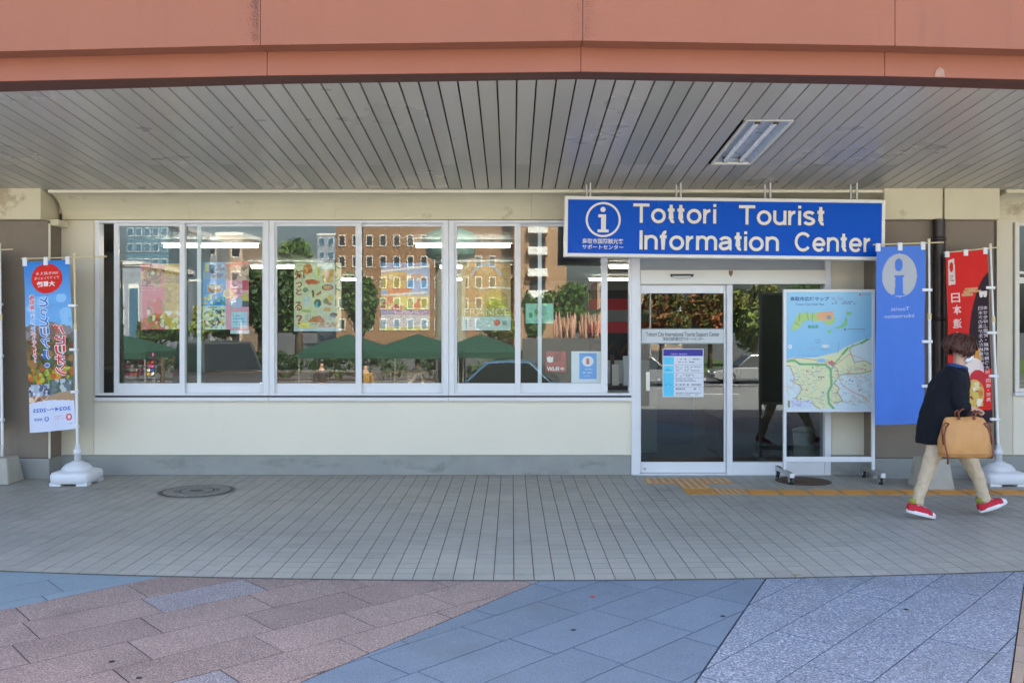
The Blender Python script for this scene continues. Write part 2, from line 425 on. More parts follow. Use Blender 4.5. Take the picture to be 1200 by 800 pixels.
TOP = 6.35
def ext(p, q, y):                                # point of line p-q at depth y
    t = (y-p[1])/(q[1]-p[1]); return (p[0]+(q[0]-p[0])*t, y)
NEAR = 2.6
LA0, LA1 = G(0, 713), G(192, 673)                # teal | pink
LB0, LB1 = G(627, 681), G(345, 800)              # pink | blue
LC0, LC1 = G(897.5, 676), G(812.5, 800)          # blue | pale
LD0, LD1 = G(1198, 700), G(1184, 800)            # pale | tan border
a_top = ext(LA0, LA1, TOP); a_lo = (-6.5, LA0[1] + (LA1[1]-LA0[1])/(LA1[0]-LA0[0])*(-6.5-LA0[0]))
teal = clip([(-6.5, NEAR), (8, NEAR), (8, TOP), (-6.5, TOP)], LA0, LA1)
granite('granite_plaza', teal, 42.3, .345, .04, .72, [M['gr_teal']])
g1 = .006
b_top, b_lo = ext(LB0, LB1, TOP), ext(LB0, LB1, NEAR)
pink = clip(clip([(-6.5, NEAR), (8, NEAR), (8, TOP), (-6.5, TOP)], (LA1[0]+g1, LA1[1]), (LA0[0]+g1, LA0[1])), (LB1[0]-g1, LB1[1]), (LB0[0]-g1, LB0[1]))
if area(pink) < 0: pink = pink[::-1]
granite('granite_plaza', pink, 42.3, .345, 4.747-.345*14, .64,
        [M['gr_pink']]*6 + [M['gr_lilac']])
c_top, c_lo = ext(LC0, LC1, TOP), ext(LC0, LC1, NEAR)
granite('granite_plaza', [(b_lo[0]+g1, NEAR), (c_lo[0]-g1, NEAR), (c_top[0]-g1, TOP), (b_top[0]+g1, TOP)], 46.1, .3195, 2.918-.3195*9, .62, [M['gr_blue']], .3)
d_top, d_lo = ext(LD0, LD1, TOP), ext(LD0, LD1, NEAR)
granite('granite_plaza', [(c_lo[0]+g1, NEAR), (d_lo[0]-g1, NEAR), (d_top[0]-g1, TOP), (c_top[0]+g1, TOP)], 47.7, .32, 1.853-.32*12, .95, [M['gr_pale']], .6)
e_lo, e_top = (d_lo[0]+.06, NEAR), (d_top[0]+.06, TOP)
granite('granite_border', [(d_lo[0]+g1/2, NEAR), (e_lo[0]-g1/2, NEAR), (e_top[0]-g1/2, TOP), (d_top[0]+g1/2, TOP)], 58, .4, 0, .30, [M['gr_tan']])
granite('granite_plaza', [(e_lo[0]+g1/2, NEAR), (6.5, NEAR), (6.5, TOP), (e_top[0]+g1/2, TOP)], 42, .34, .1, .6, [M['gr_pink']])

# plaza, forecourt and road that slope away behind the photographer (seen in the window glass)
prof = [(NEAR, -.012), (1.0, -.03), (-2, -.28), (-6, -.72), (-10, -1.12), (-14, -1.22), (-24, -1.25)]
mb = MB()
for (y0, z0), (y1, z1) in zip(prof, prof[1:]):
    for x in range(-30, 30, 3): mb.add([(x,y1,z1),(x+3,y1,z1),(x+3,y0,z0),(x,y0,z0)], [(0,1,2,3)])
mb.build('plaza', M['pave_far'], kind='structure')
mb = MB().add([(-30,NEAR,-.012),(-30,12,-.04),(-6.5,12,-.04),(-6.5,NEAR,-.012), (6.5,NEAR,-.012),(6.5,12,-.04),(30,12,-.04),(30,NEAR,-.012)], [(3,2,1,0),(7,6,5,4)])
mb.build('forecourt', M['pave_far'], kind='structure')
MB().add([(-600,-600,-1.30),(600,-600,-1.30),(600,600,-1.30),(-600,600,-1.30)], [(0,1,2,3)]).build('ground', M['asphalt'], kind='structure')
mb = MB()
for x in range(-120, 120, 4): mb.box(x, x+2.2, -30.1, -29.95, -1.299, -1.294)
mb.box(-160, 160, -26.6, -26.4, -1.299, -1.294)
mb.build('road_marking', M['offwhite'], kind='structure')
MB().box(6, 120, -60, -38, -1.31, -1.14).build('lawn', M['grass'], kind='structure')

# tactile paving
tp = MB().box(PX(754, 9.4), PX(755, 9.4), 9.2, 9.21, -.01, -.005).build('tactile_paving', M['grout'], kind='structure')
def tactile(x0, y0, s, style, worn=False):
    mb = MB().box(x0+.002, x0+s-.002, y0+.002, y0+s-.002, -.01, .0035)
    if style == 'bars_y':
        for k in range(4): c = x0 + s*(k+.5)/4; mb.box(c-.017, c+.017, y0+.012, y0+s-.012, .0035, .0075, 1)
    elif style == 'bars_x':
        for k in range(4): c = y0 + s*(k+.5)/4; mb.box(x0+.012, x0+s-.012, c-.017, c+.017, .0035, .0075, 1)
    else:
        for a in range(5):
            for b in range(5):
                cx, cy = x0+s*(a+.5)/5, y0+s*(b+.5)/5
                mb.cyl((cx,cy,.0035), (cx,cy,.0075), .0165, 8, .011, m=1, sm=False)
    mb.build('tactile_block', [M['tactile'], M['tactile_worn'] if worn else M['tactile']], tp)
y3 = GY(585.5)
for k in range(3): tactile(1.40+.302*k, 9.28, .30, 'bars_y', True)
tactile(1.70, 8.975, .30, 'bars_y', True)
for k in range(2): tactile(1.70+.302*k, y3+.262, .30, 'dots', k == 0) if False else None
for k in range(2): tactile(1.70+.302*k, y3+.27, .30, 'dots', k == 1)
for k in range(12): tactile(2.31+.302*k, y3+.25, .28, 'bars_x')

# manhole covers
def cover(u, v, wpx, mats, label, ribs, ring=None):
    x, y = G(u, v); r = wpx*y/F/2
    t = thing('manhole_cover', label, 'manhole cover', (x, y, 0), 'manhole covers in the tiled pavement')
    MB().lathe([(r+.025,.0005),(r+.025,.0035),(r+.004,.0045),(r+.004,.001)], (x,y,0), 40).build('rim', mats[1], t)
    mb = MB().lathe([(0.001,.005),(r*.3,.005),(r*.97,.005),(r,.003)][::-1], (x,y,0), 40)
    if ribs:
        for k in range(28):
            a = 2*math.pi*k/28
            for r0, r1, w in ((.62,.90,.03),(.2,.42,.016)):
                ca, sa = math.cos(a), math.sin(a); q = w*(1 if r0 > .5 else .8)
                pts = [(x+ca*r*rr - sa*q*ww, y+sa*r*rr + ca*q*ww, .0045) for rr, ww in ((r0,-.8),(r1,-1),(r1,1),(r0,.8))]
                mb.prism(pts, (0,0,.0045), 1)
        for rr in (.5, .56): mb.lathe([(r*rr,.004),(r*rr,.009),(r*(rr+.025),.009),(r*(rr+.025),.004)], (x,y,0), 40, 1)
    mb.build('lid', [mats[0], mats[1]], t)
    return t
cover(231, 575.3, 83, (M['iron'], M['iron_lt']), 'round cast iron manhole cover with spoked pattern, alone on the tiles', True)
cover(90, 562, 58, (M['rust'], M['concrete']), 'rusty brown round cover under the left flag base', False)
cover(941, 563.5, 58, (M['rust'], M['iron']), 'plain dark red-brown round cover in front of the map board', False)

# ================================================================== STATION BUILDING
B = thing('station_building', 'cream station building front with wide windows, glass door and salmon canopy', 'building', (0, YW, 0))
def part(mb, name, m, bevel=0., parent=None): return mb.build(name, m, parent or B, bevel)

# canopy soffit plane
def soz(y): return 3.375 - .0925*(y - 6.36)
YF, YJ, YB = 6.36, 8.583, 9.55
PIT, SX0 = .1414, .0339
def strip(x0, x1, y0, y1, m):
    g = .0042
    mb = MB(); z0, z1 = soz(y0), soz(y1); h = .012
    prof_ = [(x0+g, h), (x0+g+.004, 0), (x1-g-.004, 0), (x1-g, h)]
    a = [(x, y0, z0+dz) for x, dz in prof_]; b = [(x, y1, z1+dz) for x, dz in prof_]
    mb.add(a+b, [(i, i+1, i+5, i+4) for i in range(3)] + [(0,4,7,3)])
    mb.f = [q[::-1] for q in mb.f]
    mb.build('soffit_strip', m, B)
# fascia: faceted in plan
fu = [(-450, 6.62), (-75, 6.29), (305, 6.115), (683, 6.02), (1049, 6.13), (1430, 6.33), (1800, 6.66)]
zf = H + 337.2*6.02/F                               # lower edge of the tall band
zl = H + 301*6.19/F                                 # lower edge of the small band
pl = [(PX(u, y), y) for u, y in fu]
def front_y(x):
    for (xa, ya), (xb, yb) in zip(pl, pl[1:]):
        if xa <= x <= xb: return ya + (yb-ya)*(x-xa)/(xb-xa)
    return pl[-1][1]
LX0, LX1, LY0 = 1.912, 2.280, 7.317
for k in range(-52, 52):
    x0, x1 = SX0 + PIT*k, SX0 + PIT*(k+1)
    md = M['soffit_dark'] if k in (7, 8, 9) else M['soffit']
    if k in (13, 14, 15):
        strip(x0, x1, front_y(x0)+.335, LY0-.03, md)
        if k == 15: strip(LX1+.03, x1, LY0-.028, YJ-.004, md)
    else: strip(x0, x1, front_y(max(x0, -7.3))+.335, YJ-.004, md)
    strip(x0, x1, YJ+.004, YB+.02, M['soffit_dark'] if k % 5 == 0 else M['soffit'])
part(MB().add([(-7.4, YF+.14, soz(YF+.14)+.085), (7.4, YF+.14, soz(YF+.14)+.085), (7.4, YB+.25, soz(YB+.25)+.085), (-7.4, YB+.25, soz(YB+.25)+.085)], [(3,2,1,0)]), 'soffit_backing', M['groove'])
for (xa, ya), (xb, yb) in zip(pl, pl[1:]):
    g = .0016
    t = g/(xb-xa); a = (xa+g, ya+(yb-ya)*t); b = (xb-g, yb-(yb-ya)*t)
    mb = MB(); pts = [(a[0],a[1],zf),(b[0],b[1],zf),(b[0],b[1]+.15,zf),(a[0],a[1]+.15,zf)]
    mb.prism(pts, (0,0,1.35)); part(mb, 'fascia_panel', M['fascia'], .004)
    mb = MB(); pts = [(a[0],a[1]+.17,zl),(b[0],b[1]+.17,zl),(b[0],b[1]+.29,zl),(a[0],a[1]+.29,zl)]
    mb.prism(pts, (0,0,zf-zl+.05)); part(mb, 'fascia_trim', M['fascia2'], .003)
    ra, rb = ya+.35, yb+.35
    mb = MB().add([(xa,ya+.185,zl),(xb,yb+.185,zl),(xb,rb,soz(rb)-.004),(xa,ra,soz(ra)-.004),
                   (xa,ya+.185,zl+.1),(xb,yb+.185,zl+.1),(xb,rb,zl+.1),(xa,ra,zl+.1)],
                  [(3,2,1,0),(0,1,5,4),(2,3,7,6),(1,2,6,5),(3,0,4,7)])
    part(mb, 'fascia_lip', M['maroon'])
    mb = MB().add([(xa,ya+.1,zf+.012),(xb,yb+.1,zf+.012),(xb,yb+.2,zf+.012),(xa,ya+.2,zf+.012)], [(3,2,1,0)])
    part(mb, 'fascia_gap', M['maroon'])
# chipped patch on the trim
tpt = []
for u, v in ((1096,91),(1109,91),(1108,81),(1103,78),(1098,82)):
    x = PX(u, 6.31); y = front_y(x)+.168; tpt.append((x, y, max(zl+.003, PZ(v, 6.31))))
mb = MB().prism(tpt, (0,-.004,0))
part(mb, 'trim_patch', mat('bare_primer', (.36, .22, .17), .7, var=.15, scale=30))
# grime beside the second joint of the tall band: small specks of black mould
mb = MB(); rdm = random.Random(5)
for jx, n_, sg_ in ((pl[2][0], 900, -1), (pl[3][0], 260, 1), (pl[3][0], 160, -1)):
    for _ in range(n_):
        x = jx + sg_*(.012 + abs(rdm.gauss(0, .035))); z = zf + .01 + rdm.random()**.8*.36; y = front_y(x) - .0008; r_ = rdm.uniform(.0008, .0026)
        mb.add([(x-r_, y, z), (x, y, z-r_*1.6), (x+r_, y, z), (x, y, z+r_*1.6)], [(0,1,2,3)])
tag(part(mb, 'mould_specks', M['maroon']), kind='stuff')
part(MB().box(-7.2, 7.2, 6.45, YW-.01, 3.62, 4.9), 'canopy_roof', M['fascia'])
part(MB().box(-30, 30, YW+.1, 26, 3.7, 8.4), 'unseen_upper_storeys', M['fascia'])  # unseen block, height shaped to shade the foreground and leave sunlit ground behind
part(MB().box(-30, -6.4, YW+.02, YW+.3, 0, 3.7), 'wing_wall', M['cream'])
part(MB().box(7.8, 30, YW+.02, YW+.3, 0, 3.7), 'wing_wall', M['cream'])
part(MB().box(-30, -7.3, 6.5, YW+.1, 3.1, 4.9), 'canopy_roof', M['fascia'])
part(MB().box(7.3, 30, 6.5, YW+.1, 3.1, 4.9), 'canopy_roof', M['fascia'])

# cove moulding under the soffit
def cove(x0, x1):
    n = 8; g = .0015; zt, zb = soz(YB)-.035, PZ(257.5, YW)
    pf = [(YB-.004, zt+.045), (YB-.004, zt)] + [(YB + (YW-.012-YB)*math.sin(math.pi/2*i/n), zb + (zt-zb)*(1-math.sin(math.pi/2*i/n)*0 - (1-math.cos(math.pi/2*i/n))*0 - i/n) if False else zt - (zt-zb)*(1-math.cos(math.pi/2*i/n))) for i in range(1, n+1)] + [(YW+.05, zb), (YW+.05, zt+.045)]
    mb = MB(); mb.prism([(x0+g, y, z) for y, z in pf], (x1-x0-2*g, 0, 0)); part(mb, 'cove', M['beam'])
cx = [PX(60, 9.6), PX(217, 9.7), PX(390, 9.7), PX(623, 9.7), PX(830, 9.7), PX(1034, 9.7)]
for a, b in zip(cx, cx[1:]): cove(a, b)
part(MB().box(cx[0], cx[-1], YB-.02, YB-.006, soz(YB)-.035, soz(YB)-.006), 'cove_trim', M['cream_pale'], .003)
cove(PX(1176, 9.6), 7.6); cove(-7.6, -6.35)
# beam blocks
YK = 9.5
zk0, zk1 = PZ(257, YK), soz(YK)+.01
def block(x0, x1): part(MB().box(x0+.002, x1-.002, YK, YW+.05, zk0, zk1), 'beam_block', M['beam'], .006)
block(-6.3, PX(48, YK)); block(PX(1036, YK), PX(1105, YK)); block(PX(1107, YK), PX(1172, YK))
part(MB().box(PX(61, YW-.1), PX(76, YW-.1), YW-.24, YW-.02, PZ(266, YW-.1), PZ(259, YW-.1)), 'corbel', M['beam'], .004)
# piers
YP = 9.58
def pier(x0, x1):
    part(MB().box(x0, x1, YP, YW+.04, .215, zk0-.002), 'pier', M['taupe'], .008)
    part(MB().box(x0-.012, x1+.012, YP-.012, YW+.04, -.01, .213), 'pier_plinth', M['plinth'], .01)
pier(-6.25, PX(57, YP)); pier(PX(1024, YP), PX(1165, YP))
part(MB().box(PX(1024, YP)-.001+.0, PX(1024,YP)+.001, YP+.02, YP+.03, .3, .31), 'pier_chip', M['taupe'])
for v in (385,):   # pier form joints
    pass
part(MB().cyl((PX(57.5, 9.54), 9.55, PZ(262, 9.55)), (PX(57.5, 9.54), 9.55, .22), .012, 10), 'conduit', M['cream'])
# downpipe on the right pier
dx = PX(1101, 9.5)
mb = MB().cyl((dx, 9.51, 0.0), (dx, 9.51, zk0), .062, 18)
for z in (.7, 1.7, 2.55): mb.lathe([(.062,-.02),(.070,-.02),(.070,.02),(.062,.02)], (dx, 9.51, z), 18)
part(mb, 'downpipe', M['dark'])

# walls
zs = PZ(469, YW); zp = PZ(533, YW)
def wallp(u0, u1, z0, z1, m='cream_pale', y=YW): part(MB().box(PX(u0, YW)+.002, PX(u1, YW)-.002, y, y+.1, z0, z1), 'wall_panel', M[m], .003)
wallp(71, 110, zp, PZ(258, YW), 'cream')
wallp(110, 740, zp, zs)
part(MB().box(PX(110, YW), PX(114, YW)-.002, YW+.001, YW+.1, zs+.002, PZ(258, YW)), 'wall_panel', M['cream'])
wallp(972, 1026, zp, 3.0, 'cream')
wallp(1168, 1187, zp, 2.85, 'cream'); wallp(1187, 1420, zp, PZ(462, YW), 'cream_pale')
wallp(-100, 50, zp, 2.85, 'cream')
for u0, u1 in ((71, 741), (972, 1030), (1160, 1430)):
    part(MB().box(PX(u0, YW), PX(u1, YW), YW-.018, YW+.1, -.01, zp-.004), 'plinth', M['plinth'], .008)
# wall above the door, behind the sign
part(MB().box(PX(712, YW), PX(1030, YW), YW+.02, YW+.12, PZ(303, YW), 3.0), 'lintel_panel', M['cream'])

# windows (aluminium sliding sashes)
vt, vb = 258.5, 463.0
win = part(MB(), 'window', M['alu']) if False else None
def frame_rect(mb, u0, u1, v0, v1, l, r, t, b, y0, y1, m=0):
    x0, x1, z0, z1 = PX(u0, YW), PX(u1, YW), PZ(v1, YW), PZ(v0, YW); k = YW/F
    mb.box(x0, x0+l*k, y0, y1, z0, z1, m); mb.box(x1-r*k, x1, y0, y1, z0, z1, m)
    mb.box(x0+l*k, x1-r*k, y0+.0015, y1-.0015, z1-t*k, z1, m); mb.box(x0+l*k, x1-r*k, y0+.0015, y1-.0015, z0, z0+b*k, m)
def window(u0, u1, sashes, l, r, posts=()):
    mb = MB(); frame_rect(mb, u0, u1, vt, vb, l, r, 3.2, 2.5, YW-.035, YW+.09)
    w = part(mb, 'window', M['alu'], .003)
    mb = MB().box(PX(u0, YW)-.0 , PX(u1, YW), YW-.06, YW+.02, PZ(469.2, YW), PZ(465.2, YW)); mb.build('sill', M['alu'], w, .003)
    MB().box(PX(u0, YW)+.001, PX(u1, YW)-.001, YW-.03, YW+.02, PZ(465.2, YW), PZ(463, YW)).build('sill_gasket', M['brownframe'], w)
    for (a, b, sl_, sr_, back) in sashes:
        y = YW + (.045 if back else .008)
        mb = MB(); frame_rect(mb, a, b, 261.2, 460.6, sl_, sr_, 3.6, 11.5, y, y+.03)
        sh = mb.build('sash', M['alu'], w, .002)
        MB().box(PX(a+sl_, YW)-.004, PX(b-sr_, YW)+.004, y+.012, y+.017, PZ(449.6, YW), PZ(264.2, YW)).build('pane', M['pane'], w)
    for a, b in posts:
        MB().box(PX(a, YW), PX(b, YW), YW+.062, YW+.085, PZ(459, YW), PZ(262, YW)).build('screen_stile', M['alu'], w, .002)
    return w
window(113, 316, [(133, 216, 5.5, 6, False), (211, 311, 5, 5, True)], 4.5, 6.5, [(228.5, 233)])
window(316.4, 526, [(319.5, 423.5, 4.5, 7, False), (416, 522, 6, 5, True)], 6, 6.5)
window(526.4, 742, [(531, 610, 4.5, 6.5, False), (603.5, 712.5, 6, 7.5, True)], 6, 5, [(630.5, 635)])

# dark back panels of the window strip top
# door set
k = YW/F
mb = MB()
mb.box(PX(739.5,YW), PX(749.5,YW), YW-.05, YW+.12, 0.0, PZ(303, YW))
mb.box(PX(965,YW), PX(972,YW), YW-.05, YW+.12, 0.0, PZ(303, YW))
mb.box(PX(851.5,YW), PX(858,YW), YW-.02, YW+.12, .001, PZ(333.5, YW))
mb.box(PX(858,YW), PX(965,YW), YW-.03, YW+.1, .012, PZ(541, YW))
mb.box(PX(749.5,YW), PX(965,YW), YW-.048, YW+.119, -.004, .012)
df = part(mb, 'door_frame', M['alu'], .003)
part(MB().box(PX(749.5,YW)+.001, PX(965,YW)-.001, YW-.02, YW+.11, PZ(316.3,YW), PZ(303,YW)), 'door_transom', M['transom_tint'])
hd = part(MB().box(PX(749.5,YW)+.001, PX(965,YW)-.001, YW-.07, YW+.11, PZ(333.3,YW), PZ(316.6,YW)), 'door_header', M['alu_cream'], .004)
mb = MB()
pts = []
for i in range(13):
    a = math.pi*i/12; pts.append((PX(799,9.78) + .125*math.cos(a), PZ(322.2,9.78) - .038*math.sin(a)**.7))
mb.prism([(x, 9.752, z) for x, z in pts + [(PX(799,9.78)-.125, PZ(321.3,9.78)), (PX(799,9.78)+.125, PZ(321.3,9.78))]], (0, .03, 0))
sn = mb.build('door_sensor', M['black'], hd, .004)
mb = MB(); mb.prism([(PX(799,9.75)+(x-PX(799,9.78))*.84, 9.744, PZ(323.4,9.75)+(z-PZ(322.2,9.78))*.62) for x, z in pts], (0, .012, 0)); mb.build('sensor_lens', M['offwhite'], hd)
MB().prism([(PX(856.5,9.77)+a*.022, 9.776, PZ(320,9.77)+b*.03) for a, b in ((-1,.9),(1,.9),(.8,-.4),(0,-1.3),(-.8,-.4))], (0,-.008,0)).build('bracket', M['wood'], hd)
# sliding leaf
mb = MB()
yd = YW + .02
x0, x1 = PX(745,YW)+.045, PX(851,YW); zt, zb = PZ(333.6,YW), .016
mb.box(x0, PX(751.5,YW), yd, yd+.04, zb, zt); mb.box(PX(849,YW), x1, yd, yd+.04, zb, zt)
mb.box(PX(751.5,YW), PX(849,YW), yd+.001, yd+.039, PZ(343.5,YW), zt); mb.box(PX(751.5,YW), PX(849,YW), yd+.001, yd+.039, zb, PZ(541.5,YW))
leaf = part(mb, 'door', M['alu'], .003)
MB().box(PX(751.5,YW)-.004, PX(849,YW)+.004, yd+.017, yd+.023, PZ(541.5,YW)-.004, PZ(343.5,YW)+.004).build('pane', M['pane_door'], leaf)
MB().cyl((PX(756,YW), yd-.004, PZ(549.5,YW)), (PX(756,YW), yd+.004, PZ(549.5,YW)), .018, 16).build('lock', M['steel'], leaf)
mb = MB().box(PX(757.5,YW), PX(762,YW), yd+.008, yd+.0165, PZ(458,YW), PZ(436,YW)); mb.build('pull_plate', M['steel'], leaf, .002)
for u in (772.5, 826.5): MB().cyl((PX(u,YW), yd+.01, PZ(444.5,YW)), (PX(u,YW), yd+.0168, PZ(444.5,YW)), .016, 14).build('safety_dot', M['offwhite'], leaf)
# fixed side light
MB().box(PX(858,YW)+.001, PX(965,YW)-.001, YW+.02, YW+.026, PZ(541.5,YW), PZ(333.5,YW)).build('pane', M['pane_door'], df)

# right-hand window at the picture edge
mb = MB(); frame_rect(mb, 1188, 1400, 261, 459, 5, 5, 4, 4, YW-.03, YW+.07); frame_rect(mb, 1188.2, 1399.8, 318, 332, 5, 5, 3, 7, YW-.029, YW+.069)
mb.box(PX(1290,YW), PX(1296,YW), YW-.028, YW+.068, PZ(459,YW), PZ(261,YW))
w4 = part(mb, 'window', M['alu_cream'], .003)
MB().box(PX(1192,YW), PX(1397,YW), YW+.02, YW+.025, PZ(457,YW), PZ(262,YW)).build('pane', M['pane'], w4)
MB().box(PX(1186,YW), PX(1402,YW), YW-.06, YW+.02, PZ(463,YW), PZ(459.2,YW)).build('sill', M['alu'], w4, .003)
part(MB().box(PX(1184,YW), PX(1420,YW), YW+.02, YW+.1, PZ(461,YW)-.001, 0.3), 'wall_panel', M['cream']) if False else None
part(MB().box(PX(1186.5,YW), PX(1420,YW), YW+.001, YW+.1, PZ(261,YW)+.001, 2.85), 'wall_panel', M['cream'])
part(MB().box(PX(1402,YW), PX(1425,YW), YW+.002, YW+.1, zp, PZ(261,YW)), 'wall_panel', M['cream'])

# room behind the glass
def rpart(n, m, *a): part(MB().box(*a), n, m)
ZR = 2.78
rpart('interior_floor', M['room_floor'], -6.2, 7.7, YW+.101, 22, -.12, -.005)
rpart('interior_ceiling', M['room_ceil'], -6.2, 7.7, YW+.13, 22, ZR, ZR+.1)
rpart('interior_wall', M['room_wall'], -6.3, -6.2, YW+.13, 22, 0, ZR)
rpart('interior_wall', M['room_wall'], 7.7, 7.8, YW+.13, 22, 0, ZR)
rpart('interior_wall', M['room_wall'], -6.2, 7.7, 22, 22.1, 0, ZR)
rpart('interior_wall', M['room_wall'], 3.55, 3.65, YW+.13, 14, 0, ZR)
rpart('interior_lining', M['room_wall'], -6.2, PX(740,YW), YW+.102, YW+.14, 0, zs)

# ================================================================== LAMPS
def room_lamp(x, y, label):
    t = thing('ceiling_lamp', label, 'ceiling lamp', (x, y, ZR), 'lit tube lamps inside the office')
    MB().box(x-.66, x+.66, y-.05, y+.05, ZR-.05, ZR-.001).build('housing', M['offwhite'], t, .004)
    MB().cyl((x-.62, y, ZR-.085), (x+.62, y, ZR-.085), .022, 10).build('tube', M['lamp_on'], t)
    return t
L0 = None
rows = [(11.9, 'nearest row'), (15.9, 'middle row'), (20.0, 'farthest row')]
cols = [(-4.0, 'above the left window'), (-.65, 'above the middle of the windows'), (2.35, 'behind the sign')]
for y, rl in rows:
    for x, cl in cols:
        lab = f'lit tube lamp on the office ceiling, {rl}, {cl}'
        if L0 is None: L0 = room_lamp(x, y, lab)
        else: dup(L0, (x, y, ZR), 0, lab)
# narrow lamp over the shelf behind the right opening
t = thing('ceiling_lamp', 'short lit tube lamp seen through the open gap beside the door', 'ceiling lamp', (PX(740, 12.6), 12.6, ZR), 'lit tube lamps inside the office')
x = PX(742, 12.6); MB().box(x-.16, x+.16, 12.56, 12.64, ZR-.05, ZR-.001).build('housing', M['offwhite'], t)
MB().cyl((x-.15, 12.6, ZR-.085), (x+.15, 12.6, ZR-.085), .028, 10).build('tube', M['lamp_on'], t)

# unlit lamp in the canopy soffit
def sop(x, y, d=0.): return (x, y, soz(y)+d)
t = thing('soffit_lamp', 'unlit twin tube lamp recessed in the canopy ceiling above the sign', 'ceiling lamp', sop(2.095, 7.95))
y0, y1 = LY0-.025, YJ-.006; h = .05
mb = MB()
def qd(a, b, c, d): mb.add([a, b, c, d], [(0,1,2,3)])
X0, X1 = LX0+.012, LX1-.012
a, b, c, d = sop(X0,y0), sop(X1,y0), sop(X1,y1), sop(X0,y1); xm = (X0+X1)/2
ta, tb, tc, td = sop(xm-.11,y0+.03,h), sop(xm+.11,y0+.03,h), sop(xm+.11,y1-.03,h), sop(xm-.11,y1-.03,h)
qd(a, ta, td, d); qd(b, c, tc, tb); qd(a, b, tb, ta); qd(d, td, tc, c); qd(ta, tb, tc, td)
mb.build('reflector', M['reflector'], t)
mb = MB()
for (p, q, r_, s_) in (((LX0-.01,y0-.02),(LX1+.01,y0-.02),(LX1+.01,y0+.006),(LX0-.01,y0+.006)), ((LX0-.01,y1-.03),(LX1+.01,y1-.03),(LX1+.01,y1+.002),(LX0-.01,y1+.002)),
                   ((LX0-.012,y0),(LX0+.012,y0),(LX0+.012,y1-.02),(LX0-.012,y1-.02)), ((LX1-.012,y0),(LX1+.014,y0),(LX1+.014,y1-.02),(LX1-.012,y1-.02))):
    mb.prism([sop(*p,-.004), sop(*q,-.004), sop(*r_,-.004), sop(*s_,-.004)], (0,0,.02))
mb.build('frame', M['alu_cream'], t, .002)
for s_ in (-1, 1):
    xc = xm + s_*.075
    tb_ = MB().cyl(sop(xc, y0+.09, .015), sop(xc, y1-.09, .015), .019, 14).build('tube', M['lamp_off'], t)
    mb = MB()
    for yy in (y0+.07, y1-.085): mb.prism([sop(xc-.02,yy,.0), sop(xc+.02,yy,.0), sop(xc+.02,yy+.022,.0), sop(xc-.02,yy+.022,.0)], (0,0,.08))
    mb.build('lamp_holder', M['rust'], tb_)

# ================================================================== BIG SIGN
YS = 9.22
sx0, sx1, sz0, sz1 = PX(661.5,YS), PX(1037.5,YS), PZ(302.6,YS), PZ(231.8,YS)
cxs, czs = (sx0+sx1)/2, (sz0+sz1)/2
sg = thing('sign_board', 'long blue sign reading Tottori Tourist Information Center above the door', 'sign', (cxs, YS, czs))
fr = 4*YS/F
mb = MB().box(sx0, sx0+fr, YS-.0, YS+.16, sz0, sz1); mb.box(sx1-fr, sx1, YS, YS+.16, sz0, sz1)
mb.box(sx0+fr, sx1-fr, YS+.001, YS+.159, sz1-fr, sz1); mb.box(sx0+fr, sx1-fr, YS+.001, YS+.159, sz0, sz0+fr)
mb.build('frame', M['sign_frame'], sg, .005)
MB().box(sx0+fr, sx1-fr, YS+.012, YS+.15, sz0+fr, sz1-fr).build('face', M['sign_blue'], sg)
th = math.atan(4.6/376)
sg.rotation_euler = (0, th, 0)
def unrot(u, v):                                  # photo position -> sign's own straight plane
    x, z = PX(u, YS)-cxs, PZ(v, YS)-czs
    return cxs + x*math.cos(th) - z*math.sin(th), czs + x*math.sin(th) + z*math.cos(th)
def sign_text(mb, s, u0, u1, vt_, vb_, bold, y, m=0, cap=True, grow=0.):
    xa, zb_ = unrot(u0, vb_); xb, _ = unrot(u1, vb_); zt_ = zb_ + (vb_-vt_)*YS/F
    put_text(mb, s, xa-grow, xb+grow, zb_-grow, zt_+grow, lambda x, z: (x, y, z), bold, m, cap=cap)
HWD = .08                                         # half stroke of the grotesque sign capitals (capital height 1)
def arc(cx_, cy_, rx, ry, a0, a1, n=18): return [(cx_+rx*math.cos(R(a0+(a1-a0)*i/n)), cy_+ry*math.sin(R(a0+(a1-a0)*i/n))) for i in range(n+1)]
XH = .745
